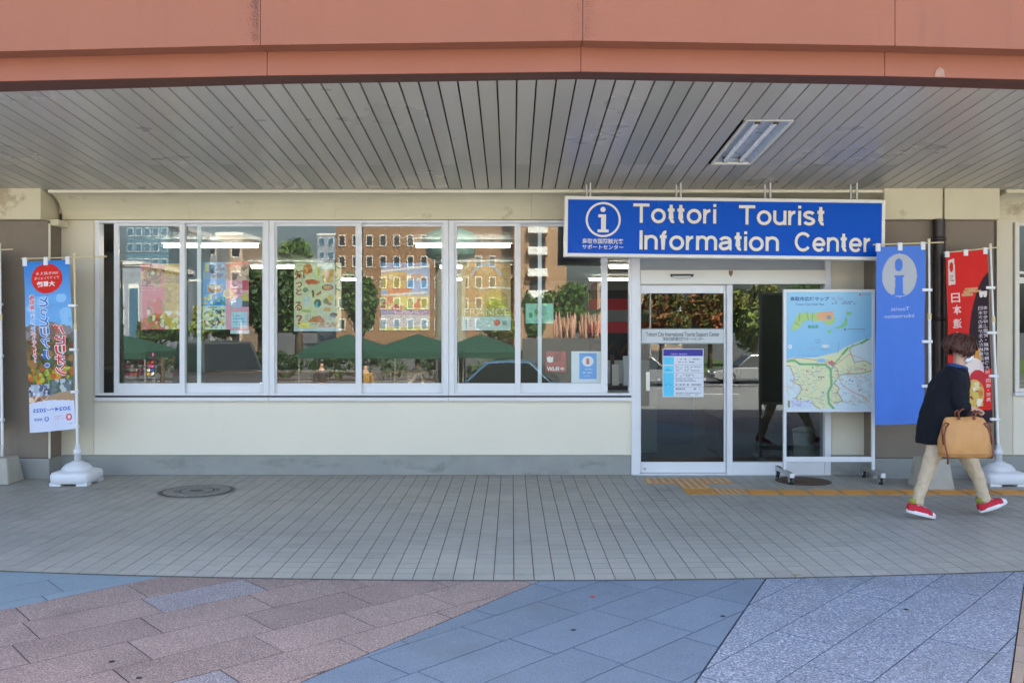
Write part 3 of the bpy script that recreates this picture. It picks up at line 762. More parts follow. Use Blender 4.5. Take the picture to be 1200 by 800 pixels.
GL = {'T': (.86, [[(0,1-HWD),(.86,1-HWD)], [(.43,0),(.43,1-HWD)]]), 'I': (.17, [[(.085,0),(.085,1)]]),
      'C': (.95, [arc(.49,.5,.41,.435,38,322,30)]), 'o': (.78, [arc(.39,.365,.39-HWD,.385-HWD,0,360,32)]),
      't': (.42, [[(.19,.95),(.19,.22)]+arc(.32,.22,.13,.145,180,285,8), [(.015,XH-HWD*.85),(.375,XH-HWD*.85)]]),
      'r': (.44, [[(HWD,0),(HWD,XH)], arc(.37,.34,.29,.325,180,88,10)]), 'i': (.165, [[(HWD,0),(HWD,XH)], [(HWD,.86),(HWD,1.01)]]),
      'u': (.70, [[(HWD,XH)]+arc(.35,.28,.35-HWD,.28-HWD*.8,180,360,14), [(.70-HWD,0),(.70-HWD,XH)]]),
      'n': (.70, [[(HWD,0),(HWD,XH)], arc(.35,.44,.35-HWD,.31-HWD*.8,180,0,14)+[(.70-HWD,0)]]),
      'm': (1.10, [[(HWD,0),(HWD,XH)], arc(.315,.45,.315-HWD,.30-HWD*.8,180,0,12)+[(.55,0)], arc(.785,.45,.315-HWD,.30-HWD*.8,180,0,12)+[(1.10-HWD,0)]]),
      'f': (.42, [[(.19,0),(.19,.77)]+arc(.33,.77,.14,.15,180,80,8), [(.015,XH-HWD*.85),(.375,XH-HWD*.85)]]),
      'e': (.76, [arc(.38,.365,.38-HWD,.385-HWD,0,322,28), [(HWD,.365),(.76-HWD*.5,.365)]]),
      's': (.66, [arc(.33,.535,.235,.14,20,180,10)+[(.10,.50),(.20,.425),(.42,.345),(.53,.285)]+arc(.33,.215,.24,.145,20,-165,12)]),
      'a': (.72, [arc(.34,.49,.25,.175,165,0,12)+[(.59,.16)]+arc(.68,.15,.09,.08,180,265,4), [(.59,.44),(.36,.405)]+arc(.27,.235,.19,.155,105,275,12)+[(.44,.115),(.59,.25)]])}
def stroke(mb, pts, hw, fn):
    P_ = [Vector(p) for p in pts]; closed = (P_[0]-P_[-1]).length < 1e-4
    L_, R_ = [], []
    for i, p in enumerate(P_):
        a = P_[i-1] if i else (P_[-2] if closed else None); b = P_[i+1] if i < len(P_)-1 else (P_[1] if closed else None)
        d0 = (p-a).normalized() if a is not None else None; d1 = (b-p).normalized() if b is not None else None
        d = ((d0 or d1) + (d1 or d0)).normalized(); n_ = Vector((-d.y, d.x)); k_ = 1/max(.6, n_.dot(Vector((-(d1 or d0).y, (d1 or d0).x))))
        L_.append(p+n_*hw*k_); R_.append(p-n_*hw*k_)
    n_ = len(P_); mb.add([fn(*q) for q in L_+R_], [(i, n_+i, n_+i+1, i+1) for i in range(n_-1)])
def sign_word(mb, s_, u0, u1, vt_, vb_, y, hw):
    tot = sum(GL[c][0] for c in s_) + .09*(len(s_)-1); xa, zb_ = unrot(u0, vb_); xb, _ = unrot(u1, vb_); ch = (vb_-vt_)*YS/F; sx = (xb-xa)/tot; x = 0; lay = 0
    for c in s_:
        for st in GL[c][1]:
            lay = (lay+1) % 3; e = hw - HWD
            q = list(st)
            if e and (Vector(q[0])-Vector(q[-1])).length > 1e-4:   # the outline runs past the stroke ends
                d = (Vector(q[0])-Vector(q[1])).normalized()*e; q[0] = (q[0][0]+d.x, q[0][1]+d.y); d = (Vector(q[-1])-Vector(q[-2])).normalized()*e; q[-1] = (q[-1][0]+d.x, q[-1][1]+d.y)
            stroke(mb, q, hw, lambda a, b, o_=lay: (xa+(x+a)*sx, y-.0003*o_, zb_+b*ch))
        x += GL[c][0] + .09
letter = [('Tottori', 742, 839.5, 238.2, 260.8), ('Tourist', 866, 967, 240.3, 263.0), ('Information', 749.3, 913, 269.7, 292.2), ('Center', 931.5, 1021, 272.0, 294.3)]
mo, ml = MB(), MB()
for s_, a, b, c_, d_ in letter:
    sign_word(mo, s_, a, b, c_, d_, YS+.0105, HWD+.022)
    sign_word(ml, s_, a, b, c_, d_, YS+.0075, HWD)
mo.build('letter_outline', M['sign_edge'], sg)
ml.build('lettering', M['sign_white'], sg)
mb = MB()
sign_text(mb, '鳥取市国際観光客', 682.3, 730.6, 279.2, 285.3, .012, YS+.0075, cap=False)
sign_text(mb, 'サポートセンター', 682.3, 730.6, 286.4, 291.6, .012, YS+.0075, cap=False)
mb.build('lettering', M['sign_white'], sg)
def info_i(mb, c, k_, y, m=0):                    # the dotted slab-serif i of the information mark
    cx_, cz_ = c
    mb.add([(cx_+k_*(-.02)+k_*.16*math.cos(2*math.pi*i/20), y, cz_+k_*.62+k_*.16*math.sin(2*math.pi*i/20)) for i in range(20)], [tuple(range(20))], m)
    p_ = [(-.30,.32),(.17,.32),(.17,-.60),(.34,-.60),(.34,-.78),(-.34,-.78),(-.34,-.60),(-.13,-.60),(-.13,.14),(-.30,.14)]
    p_ = p_[::-1]
    mb.add([(cx_+k_*a, y, cz_+k_*b) for a, b in p_], [tuple(range(len(p_)))], m)
ec = unrot(707, 257.3); er = 20.6*YS/F
mb = MB(); n = 48
for i in range(n):
    a0, a1 = 2*math.pi*i/n, 2*math.pi*(i+1)/n
    mb.add([(ec[0]+r_*math.cos(a), YS+.0075, ec[1]+r_*math.sin(a)) for r_, a in ((er*.88,a0),(er,a0),(er,a1),(er*.88,a1))], [(0,1,2,3)])
info_i(mb, ec, er*.93, YS+.0075)
mb.build('emblem', M['sign_white'], sg)
mb = MB()
rods = [691, 797.5, 903, 1005]
for u in rods:
    x = PX(u, YS); z = czs + (sz1-sz0)/2 - (x-cxs)*math.sin(th) - .01
    for dx_, yy in ((-.02, YS+.13), (.012, YS+.05)):
        mb = MB().cyl((x+dx_, yy, z), (x+dx_, yy, soz(yy)+.01), .011, 10)
        h_ = mb.build('hanger_rod', M['steel'], sg)
        h_.matrix_parent_inverse = Matrix.Rotation(th, 4, 'Y').inverted()
# ================================================================== POSTERS AND NOTICES
def sheet(name, label, cat, u0, u1, v0, v1, Y, art, group=None, tilt=0, backc=(.6,.6,.6)):
    x0, x1, z0, z1 = PX(u0,Y), PX(u1,Y), PZ(v1,Y), PZ(v0,Y)
    o = art.mesh(lambda u, v: (x0+(x1-x0)*u + tilt*(v-.5), Y, z1+(z0-z1)*v), name, M['print'], None, .0015, backc)
    ORG[o.name] = Vector((0,0,0))
    tag(o, label, cat, group)
    return o, (lambda u, v, dy=-.0015: (x0+(x1-x0)*u + tilt*(v-.5), Y+dy, z1+(z0-z1)*v))
INK = {}
def ink(h, rough=.5):
    if h not in INK: INK[h] = mat('ink_'+str(len(INK)), S(h), rough, var=.01)
    return INK[h]
def stext(o, f, items, name='lettering', fp=None):
    by = {}
    for s_, u0, u1, vb_, vt_, col, bold, cap in items:
        mb = by.setdefault(col, MB()); put_text(mb, s_, u0, u1, vb_, vt_, f, bold, cap=cap)
    for col, mb in by.items(): mb.build(name, ink(col), o)
YI = YW + .105                                     # just inside the glass
PG = 'posters taped inside the windows'
# 1 red and ochre twin poster
a = Art(96, 150, '#e9707c')
a.blobs(0,0,.62,.36,60,['#b84a4e','#d98a5a','#7a3038','#e0a070','#c96a60','#8b6a3a','#d8b060'],.03,.1,.6); a.e(.33,.16,.26,.11,'#c08a4a'); a.e(.33,.16,.2,.085,'#a8503e'); a.blobs(.16,.1,.5,.22,25,['#6b7a3a','#d7a850','#b03838','#e9d0a0'],.02,.05,.6)
a.r(.61,0,1,1,'#d9a83e'); a.blobs(.61,.15,1,.62,36,['#c28f2c','#b98a3a','#e5bf62','#a97a2a'],.02,.06,.6); a.lines(.64,.08,.98,.3,5,'#9a7428'); a.lines(.64,.32,.98,.6,12,'#b8892f')
a.blobs(.16,.55,.62,.97,70,['#e05038','#c8463a','#8a9a50','#e8906a','#6a7a40','#f2d8c0','#b83830'],.02,.07,.7); a.blobs(.3,.72,1,1,50,['#e8c860','#f2e6c0','#d8a040','#f6e0d8'],.02,.07,.6)
a.p([(.3,.62),(.46,.5),(.6,.74),(.42,.86),(.33,.74)],'#e4492f'); a.lines(.04,.3,.55,.42,3,'#f3b0b4')
sheet('poster', 'red and ochre food poster in the leftmost window', 'poster', 165, 210.5, 309, 386, YI, a, PG)
a = Art(64, 140, '#d9a83e'); a.lines(.1,.1,.9,.6,14,'#a97a2a'); a.blobs(0,.6,1,1,40,['#e8c860','#f2e6c0','#d8a040'],.05,.14,.6)
# 2 blue and pink twin poster
a = Art(110, 150, '#5fa0d8')
a.r(0,0,.5,.26,'#7098c0'); a.r(.06,.02,.13,.14,'#d8c850'); a.blobs(.15,.04,.48,.24,30,['#4a78a8','#6a6a70','#3c5c86','#a8b8c8'],.02,.05,.6); a.lines(.16,.14,.34,.22,2,'#2f58a0')
a.r(0,.25,.5,.66,'#3f9be0'); a.r(.1,.34,.42,.44,'#d8b080'); a.blobs(.1,.33,.42,.45,26,['#c86a40','#e8e0d0','#d89050'],.02,.05,.6); a.blobs(.03,.48,.48,.62,50,['#2f78c8','#58b8e8','#e0d050','#50b050','#3890d8'],.02,.06,.5)
a.r(0,.65,.5,1,'#dce6d8'); a.blobs(.02,.7,.48,.98,90,['#688858','#386048','#c84838','#e8d880','#405890','#f0f0e0','#90a878'],.015,.04,.6); a.lines(.06,.655,.46,.7,1,'#607850')
a.r(.5,0,1,.28,'#b09080'); a.blobs(.5,.03,1,.28,14,['#c89880','#a07060','#e0b8a8','#8a6a60'],.05,.12,.6)
a.p([(.5,.04),(1,-.02),(1,.02),(.5,.07)],'#e04848'); a.r(.5,.27,1,1,'#efa8bc'); a.r(.86,.27,1,.42,'#d85068'); a.blobs(.6,.3,.86,.5,20,['#f6d0dc','#e890a8'],.02,.05,.5)
a.e(.74,.6,.16,.08,'#b8c8e8'); a.p([(.84,.5),(.98,.44),(1,.62),(.88,.63)],'#e0c860'); a.r(.86,.58,1,.66,'#506068')
a.r(.62,.74,.97,.97,'#bfe0f0'); a.lines(.66,.78,.92,.95,4,'#6aa8d8'); a.ring(.54,.47,.09,.07,.35,'#f0e060')
sheet('poster', 'blue and pink travel posters in the second window from the left', 'poster', 237.5, 291.5, 307, 386, YI+.037, a, PG)
a = Art(40, 12, '#d8dce4'); sheet('paper_strip', 'white paper tab hanging below the blue and pink poster', 'paper', 270, 292, 386.5, 391, YI+.04, a)
# 3 beige food poster
a = Art(130, 180, '#d8d2ac')
a.e(.29,.09,.1,.075,'#d07838'); a.blobs(.22,.04,.38,.14,16,['#c85c28','#e09850','#b84820'],.02,.04,.7); a.p([(.58,.08),(.86,.08),(.82,.28),(.62,.28)],'#e0a428'); a.r(.58,.05,.86,.09,'#f0ead0'); a.r(.64,.12,.8,.2,'#d88c20')
a.p([(.5,.05),(.56,.12),(.54,.18),(.49,.19)],'#d8c050'); a.p([(.24,.28),(.34,.23),(.53,.26),(.5,.31),(.3,.32)],'#d85830'); a.blobs(.24,.24,.54,.31,14,['#e07848','#c84020'],.02,.04,.6)
a.e(.71,.36,.125,.045,'#8a4a28'); a.blobs(.62,.33,.8,.39,20,['#c07838','#603018','#d8a060'],.02,.04,.6); a.e(.24,.395,.055,.035,'#58685a'); a.e(.24,.39,.04,.024,'#80907c')
a.p([(.37,.40),(.42,.40),(.43,.5),(.39,.51)],'#6a5a40'); a.p([(.46,.46),(.58,.40),(.57,.45),(.48,.48)],'#b86a30'); a.e(.5,.59,.075,.06,'#3a4a50'); a.p([(.43,.62),(.5,.55),(.52,.64),(.46,.65)],'#38a8b8')
a.e(.28,.53,.06,.05,'#b8c8d8'); a.e(.27,.59,.08,.04,'#cdd2d0'); a.e(.68,.56,.06,.045,'#888048'); a.e(.75,.6,.05,.02,'#b87840'); a.p([(.68,.5),(.78,.45),(.84,.56),(.74,.56)],'#e0c048'); a.e(.7,.68,.075,.03,'#d89838'); a.l([(.18,.7),(.34,.71)],.02,'#a8b868')
for k_ in range(5): a.r(.24+.035*k_,.76,.25+.035*k_,.84,'#8898a0'); a.r(.62+.035*k_,.76,.63+.035*k_,.84,'#8898a0')
a.p([(.3,.86),(.4,.79),(.55,.77),(.64,.84),(.66,.87),(.3,.87)],'#c87030'); a.e(.84,.76,.08,.03,'#5a5048'); a.r(.8,.77,.88,.8,'#888888')
a.e(.2,.91,.1,.04,'#e8d050'); a.p([(.1,.96),(.2,.88),(.4,.94),(.46,.96)],'#f0d870'); a.blobs(.46,.86,.92,.95,26,['#e8c8b0','#d8a890','#c89870'],.02,.04,.6); a.lines(.34,.885,.6,.91,1,'#a06040'); a.r(0,.955,1,1,'#c9d6da')
o, f = sheet('poster', 'beige food poster with red and green Japanese headings down its sides', 'poster', 344.5, 400, 308, 388, YI, a, PG)
its = []
for ch, v0, v1 in (('知', .10, .245), ('っ', .28, .36), ('と', .375, .47), ('る', .55-.0, .71), ('？', .76, .90)):
    its.append((ch, .02 if ch == '知' else .04, .22 if ch == '知' else .17, v1, v0, '#b23a26', .02, False))
its[3] = ('る', .02, .17, .70, .565, '#b23a26', .02, False); its.insert(3, ('ド', .05, .16, .55, .48, '#b23a26', .02, False)) if False else None
for ch, v0, v1 in (('ト', .01, .13), ('ッ', .19, .27), ('ト', .32, .47), ('リ', .53, .69)): its.append((ch, .87, .985, v1, v0, '#2f9a78', .02, False))
stext(o, f, its)
# 4 yellow and blue festival poster
a = Art(110, 150, '#6fa8dc')
a.r(0,.14,.52,.40,'#d9b24c'); a.r(.52,.14,1,.46,'#7cb4e4'); a.p([(0,.02),(1,.02),(1,.05),(0,.16)],'#6c96cc'); a.p([(0,.11),(1,.03),(1,.06),(0,.14)],'#f0ece4'); a.blobs(.02,.17,.98,.26,18,['#e8c868','#c87848','#f0e0c0','#b88850'],.03,.06,.8); a.blobs(.05,.3,.5,.4,20,['#c8a040','#e0b858'],.03,.06,.5)
a.r(.14,.38,.62,.46,'#e07a48'); a.p([(0,.47),(.95,.42),(.95,.45),(0,.5)],'#f0f0f0'); a.r(0,.48,1,.7,'#d6c47a'); a.blobs(0,.5,1,.69,46,['#e8c040','#d86838','#88a850','#e0a030','#f0e0a0','#c85030','#e8d870'],.04,.09,.7)
a.r(0,.69,1,.77,'#8878b0'); a.r(0,.69,.24,.77,'#4880c0'); a.lines(.28,.70,.96,.76,2,'#d8d0e0'); a.r(0,.77,1,.95,'#c8ccd0'); a.lines(.05,.78,.6,.94,5,'#8890a0'); a.lines(.66,.8,.96,.92,4,'#8098b8'); a.r(0,.95,1,1,'#c8c050')
sheet('poster', 'yellow and blue festival poster with curved bands beside the third pair of sashes', 'poster', 446.5, 503.5, 308, 387, YI+.037, a, PG)
# 5 FRANCE poster
a = Art(120, 150, '#c8a468')
a.blobs(0,0,1,.66,60,['#caa468','#c49a5c','#d0b07c','#b88e50'],.06,.16,.7)
for i in range(-40, 41): 
    x_ = i/80; a.e(.5+x_*1.0*.6, .02+.28*abs(x_)**2.4*3.0, .025, .018, '#9cbad6')
a.p([(.42,.5),(.62,.38),(.74,.4),(.9,.5),(.94,.66),(.5,.66)],'#b8a838'); a.e(.72,.52,.1,.05,'#c8b840'); a.l([(.36,.38),(.7,.36),(1,.38)],.012,'#e8e0d0'); a.r(0,.66,1,.8,'#b8a058'); a.r(0,.8,1,1,'#c8d8dc')
a.e(.72,.885,.065,.045,'#d84848'); a.r(.83,.86,.92,.92,'#90a890'); a.lines(.06,.84,.3,.95,3,'#98a8b0')
o, f = sheet('poster', 'tan poster with white letters FRANCE across its lower part', 'poster', 541, 598.5, 308, 387, YI, a, PG)
stext(o, f, [('FRANCE', .05, .97, .785, .67, '#e6dcc2', -.006, True)])
# 6 mint notice
a = Art(80, 56, '#a6dcc8'); a.p([(.12,.5),(.24,.48),(.24,.66),(.2,.72),(.13,.7)],'#4aa880'); a.r(.12,.44,.24,.47,'#4aa880'); a.ring(.38,.45,.06,.12,.35,'#5a9a58'); a.lines(.46,.3,.9,.6,4,'#7ab8a8'); a.lines(.06,.76,.7,.94,2,'#80c0c8'); a.lines(.4,.14,.8,.24,1,'#88b0a8'); a.lines(.46,.5,.66,.56,1,'#d89090')
o, f = sheet('notice', 'small mint green notice card with a figure 9 on the window', 'notice', 616, 648.5, 355.5, 379, YI+.03, a)
stext(o, f, [('9', .335, .43, .62, .30, '#5a8a48', .01, True)])
# 7 red wifi sticker (mascot left off)
a = Art(70, 70, '#b02a2e'); a.p([(.06,.3),(.2,.24),(.3,.3),(.38,.26),(.36,.5),(.24,.56),(.08,.5)],'#f0e8e8'); a.r(.42,.1,.78,.5,'#8a2024'); a.p([(.8,0),(1,0),(1,.5)],'#d03a34')
for rr in (.14, .095, .05):
    q = ((a.u-.83)/rr)**2 + ((a.v-.93)/rr)**2; a.put((q <= 1) & (q >= .55 if rr > .05 else q <= 1) & (a.v < .93 - np.abs(a.u-.83)*.7), '#f4eeee')
o, f = sheet('sticker', 'red square wifi sticker on the lower part of the window', 'sticker', 639.5, 663, 411.5, 435.5, YI+.03, a)
stext(o, f, [('WI-FI', .06, .68, .95, .77, '#f4eeee', .03, True), ('Free Service', .06, .94, .70, .60, '#f4eeee', .03, True)] if False else [('WI-FI', .06, .66, .95, .77, '#f4eeee', .03, True)])
# 8 white card with blue information mark
a = Art(70, 80, '#e2e7f0'); a.r(.26,.06,.84,.88,'#1e96ec'); a.e(.545,.315,.19,.165,'#e8f0f8'); a.lines(.4,.54,.72,.6,1,'#a8d8f8'); a.lines(.32,.64,.8,.72,1,'#b8e0f8'); a.lines(.42,.76,.68,.81,1,'#a8d8f8')
o, f = sheet('card', 'white card with blue tourist information mark in the window corner', 'sign card', 669.5, 705, 411.5, 448.5, YI+.03, a)
stext(o, f, [('i', .49, .60, .41, .22, '#d83038', .04, False)])
# name plate on the door glass
YD = yd + .0155
a = Art(120, 24, '#cfd6d8'); a.r(0,0,1,.05,'#8a9296'); a.r(0,.95,1,1,'#8a9296'); a.l([(.1,.66),(.23,.66)],.003,'#8a8f92'); a.l([(.77,.66),(.9,.66)],.003,'#8a8f92')
o, f = sheet('name_plate', 'pale strip across the door glass naming the tourist support center', 'name plate', 751.8, 848.8, 384.8, 402.8, YD, a)
stext(o, f, [('Tottori City International Tourist Support Center', .055, .94, .50, .24, '#3c4248', .012, True), ('鳥取市国際観光客サポートセンター', .26, .75, .80, .56, '#50565c', .012, False)])
# opening-hours notice
a = Art(96, 116, '#dfe4ee'); a.r(.02,.01,.98,.155,'#2a2a9a'); a.r(.02,.165,.28,.335,'#5ad0f8'); a.r(.02,.345,.28,.485,'#68d8fa'); a.r(.02,.495,.28,.99,'#5cd2f8')
for v_ in (.335,.485,.5,.6,.7,.79,.88): a.r(.28,v_,.98,v_+.006,'#a8b0bc')
for b_, d_, n_ in ((.19,.31,2),(.36,.47,3),(.52,.59,2),(.62,.69,2),(.715,.78,1),(.8,.87,1),(.9,.97,2)): a.lines(.32,b_,.95,d_,n_,'#8c94a4')
a.lines(.06,.24,.22,.29,1,'#3890c0'); a.lines(.06,.4,.24,.46,2,'#3890c0'); a.lines(.06,.7,.24,.77,2,'#3890c0'); a.lines(.2,.09,.8,.14,1,'#9a9ad8')
o, f = sheet('notice', 'white and cyan opening hours notice with dark blue heading on the door', 'notice', 776.5, 824.5, 408.5, 465, YD, a)
stext(o, f, [('Guidance & Center', .2, .8, .075, .03, '#d8c068', .02, True)] if False else [])

# ================================================================== MAP BOARD ON CASTERS
YM = 9.40
mbx0, mbx1, mz0, mz1 = PX(918,YM), PX(1025,YM), PZ(482.5,YM), PZ(339,YM)
mp = thing('map_board', 'large wheeled map board with pale blue and yellow city map', 'map board', ((mbx0+mbx1)/2, YM, 0))
kk = YM/F; ft = 3.4*kk
mb = MB().box(mbx0, mbx0+ft, YM-.012, YM+.03, mz0, mz1); mb.box(mbx1-ft, mbx1, YM-.012, YM+.03, mz0, mz1)
mb.box(mbx0+ft, mbx1-ft, YM-.011, YM+.029, mz1-ft, mz1); mb.box(mbx0+ft, mbx1-ft, YM-.011, YM+.029, mz0, mz0+ft)
mb.build('frame', M['alu'], mp, .004)
MB().box(mbx0+ft, mbx1-ft, YM+.004, YM+.026, mz0+ft, mz1-ft).build('backing', M['black'], mp)
a = Art(240, 330, '#84c8ee'); A_ = 1.38
a.g(0,.6,'#8ed0f2','#74bfea')
land = [(0,.575),(.08,.56),(.2,.565),(.34,.56),(.48,.535),(.6,.515),(.68,.475),(.78,.44),(.9,.405),(1,.385),(1,1),(0,1)]
a.p(land, '#d3e6ea')
a.p([(0,.575),(.1,.56),(.34,.56),(.5,.53),(.62,.51),(.7,.47),(.78,.445),(.74,.5),(.78,.54),(.8,.6),(.86,.6),(.92,.585),(.99,.615),(1,.64),(.96,.7),(.88,.695),(.72,.7),(.62,.71),(.56,.78),(.62,.82),(.6,.86),(.66,.93),(.56,.95),(.55,.99),(.4,1),(.33,.97),(.3,.94),(.12,.94),(.12,.9),(.18,.84),(.17,.8),(.08,.77),(.13,.73),(.06,.68),(.04,.63),(0,.63)], '#e2e6b2')
bd = [(0,.63),(.04,.63),(.1,.73),(.08,.77),(.17,.8),(.18,.84),(.12,.9),(.12,.94),(.3,.94),(.33,.97),(.4,1)]
a.l(bd,.006,'#b0a070',A_); a.l([(.78,.445),(.74,.5),(.8,.6),(.92,.585),(1,.62)],.006,'#b8a878',A_); a.l([(1,.67),(.88,.695),(.72,.7),(.62,.71),(.56,.78),(.62,.82),(.6,.86),(.66,.93),(.56,.95)],.006,'#a89868',A_)
for _ in range(95):
    x_, y_ = rng.uniform(0,1), rng.uniform(.6,.97); q = [(x_,y_)]
    for k_ in range(4): x_ += rng.uniform(-.05,.05); y_ += rng.uniform(-.035,.035); q.append((x_,y_))
    a.l([(min(1,max(0,x_)), min(1,max(.58,y_))) for x_, y_ in q],.0026,random.choice(['#c8b890','#b8d0c0','#e0b8a0','#c0c8a0']),A_)
a.l([(0,.59),(.1,.585),(.16,.615),(.46,.62),(.52,.66),(.53,.8),(.49,.86),(.5,.95),(.56,1)],.013,'#58b060',A_); a.l([(.53,.66),(.58,.6),(.66,.53),(.72,.48),(.82,.45),(.98,.40)],.008,'#70b878',A_); a.l([(.66,.53),(.72,.48)],.013,'#48a850',A_); a.l([(.88,.435),(.95,.405)],.012,'#48a850',A_)
a.l([(0,.585),(.14,.56),(.4,.585),(.53,.615),(.6,.66),(.62,.74),(.66,.8),(.8,.86),(.92,.9),(.97,.94)],.005,'#d09878',A_); a.l([(.58,.62),(.74,.53),(.9,.57)],.004,'#d0a078',A_)
a.e(.41,.585,.05,.018,'#78c0e8'); a.e(.53,.605,.028,.018,'#d84040'); a.p([(.49,.59),(.57,.6),(.56,.63),(.5,.62)],'#d86050')
a.p([(.05,.33),(.1,.24),(.14,.18),(.22,.175),(.3,.18),(.4,.17),(.5,.165),(.52,.2),(.58,.22),(.56,.26),(.5,.285),(.45,.27),(.44,.24),(.34,.25),(.28,.23),(.2,.25),(.16,.3),(.08,.33)],'#a8d068')
a.p([(.37,.175),(.54,.16),(.56,.2),(.52,.24),(.42,.245),(.36,.22)],'#eea868'); a.e(.5,.215,.03,.018,'#8898a0')
for q in ([(.16,.18),(.15,.25)],[(.24,.17),(.26,.24)],[(.1,.26),(.15,.28)],[(.31,.18),(.3,.25)]): a.l(q,.004,'#6a9a50',A_)
a.p([(.7,.165),(.77,.17),(.75,.2),(.71,.2)],'#68c878'); a.p([(.69,.21),(.72,.23),(.71,.28),(.66,.305),(.58,.315),(.57,.3),(.64,.285),(.68,.25)],'#68c878'); a.p([(.48,.325),(.53,.32),(.52,.35),(.48,.35)],'#68c878')
a.r(.02,.925,.045,.985,'#7a8038'); a.r(.05,.92,.3,.985,'#d0dcf0'); a.lines(.06,.925,.29,.98,4,'#b098c8')
a.e(.045,.465,.022,.018,'#f0f4f8'); a.p([(.04,.47),(.045,.45),(.05,.47)],'#303030'); a.e(.865,.02,.014,.01,'#d03848'); a.lines(.89,.015,.99,.025,1,'#7888a0')
a.lines(.53,.04,.7,.07,2,'#a058a0'); a.lines(.53,.075,.84,.105,2,'#7870b0'); a.e(.69,.318,.012,.009,'#385868'); a.lines(.72,.31,.95,.326,1,'#405868',.95); a.lines(.78,.335,.92,.345,1,'#6090a8')
a.e(.46,.46,.045,.014,'#d8e4ec'); a.lines(.34,.4,.42,.44,2,'#5a98c0'); a.lines(.25,.47,.36,.5,2,'#d878a0'); a.lines(.38,.48,.6,.5,1,'#5a98c0'); a.lines(.18,.54,.4,.55,1,'#4880b0'); a.l([(.62,.44),(.6,.52)],.002,'#4870a0',A_)
for _ in range(170):
    x_, y_ = rng.uniform(.02,.94), rng.uniform(.62,.96); a.lines(x_, y_, x_+.05, y_+.008, 1, random.choice(['#707868','#8890a0','#a87878','#6888a8']))
for _ in range(14): a.e(rng.uniform(.05,.95), rng.uniform(.6,.93), .011, .008, random.choice(['#5888c8','#5888c8','#60a860','#d87858']))
a.c[:] = a.c*.86 + .10
fx0, fx1, fz0, fz1 = mbx0+ft, mbx1-ft, mz0+ft, mz1-ft
fm = lambda u, v, dy=-.0015: (fx0+(fx1-fx0)*u, YM+.0025+dy, fz1+(fz0-fz1)*v)
ms = a.mesh(lambda u, v: fm(u, v, 0), 'map_sheet', M['print'], mp)
def ptext(par, f, items):
    for s_, u0, u1, vb_, vt_, col, bold, cap in items:
        m2 = MB(); put_text(m2, s_, u0, u1, vb_, vt_, f, bold, cap=cap); m2.build('lettering', ink(col), par)
ptext(ms, fm, [('鳥取市広域マップ', .045, .5, .075, .038, '#2c4a90', .02, False), ('Tottori City Wide Map', .11, .44, .112, .093, '#5058a0', .0, True), ('鳥取県', .25, .38, .31, .28, '#30a060', .01, False), ('鳥取市', .37, .45, .735, .718, '#505848', .01, False)])
mb = MB()
lz = .125
for x_ in (mbx0, mbx1-.03): mb = MB().box(x_, x_+.03, YM-.01, YM+.028, lz, mz0); mb.build('leg', M['alu'], mp, .003)
MB().box(mbx0+.03, mbx1-.03, YM-.005, YM+.02, PZ(541,YM), PZ(535,YM)).build('crossbar', M['alu'], mp, .003)
for x_ in (mbx0+.012, mbx1-.018):
    ft_ = MB().box(x_-.022, x_+.022, YM-.26, YM+.27, lz-.045, lz).build('foot', M['steel'], mp, .004)
    MB().box(x_-.0225, x_+.0225, YM-.266, YM-.25, lz-.0455, lz+.001).build('end_cap', M['white'], ft_, .003)
    for yy in (YM-.22, YM+.23):
        mb = MB().cyl((x_-.014, yy+.02, .034), (x_+.014, yy+.02, .034), .033, 18)
        cs_ = mb.build('caster', M['rubber'], mp)
        mb = MB().box(x_-.022, x_-.016, yy-.006, yy+.035, .03, .08); mb.box(x_+.016, x_+.022, yy-.006, yy+.035, .03, .08); mb.box(x_-.022, x_+.022, yy-.02, yy+.025, .074, .082)
        mb.cyl((x_-.023, yy+.02, .034), (x_+.023, yy+.02, .034), .013, 10)
        mb.build('caster_fork', M['chrome'], cs_)

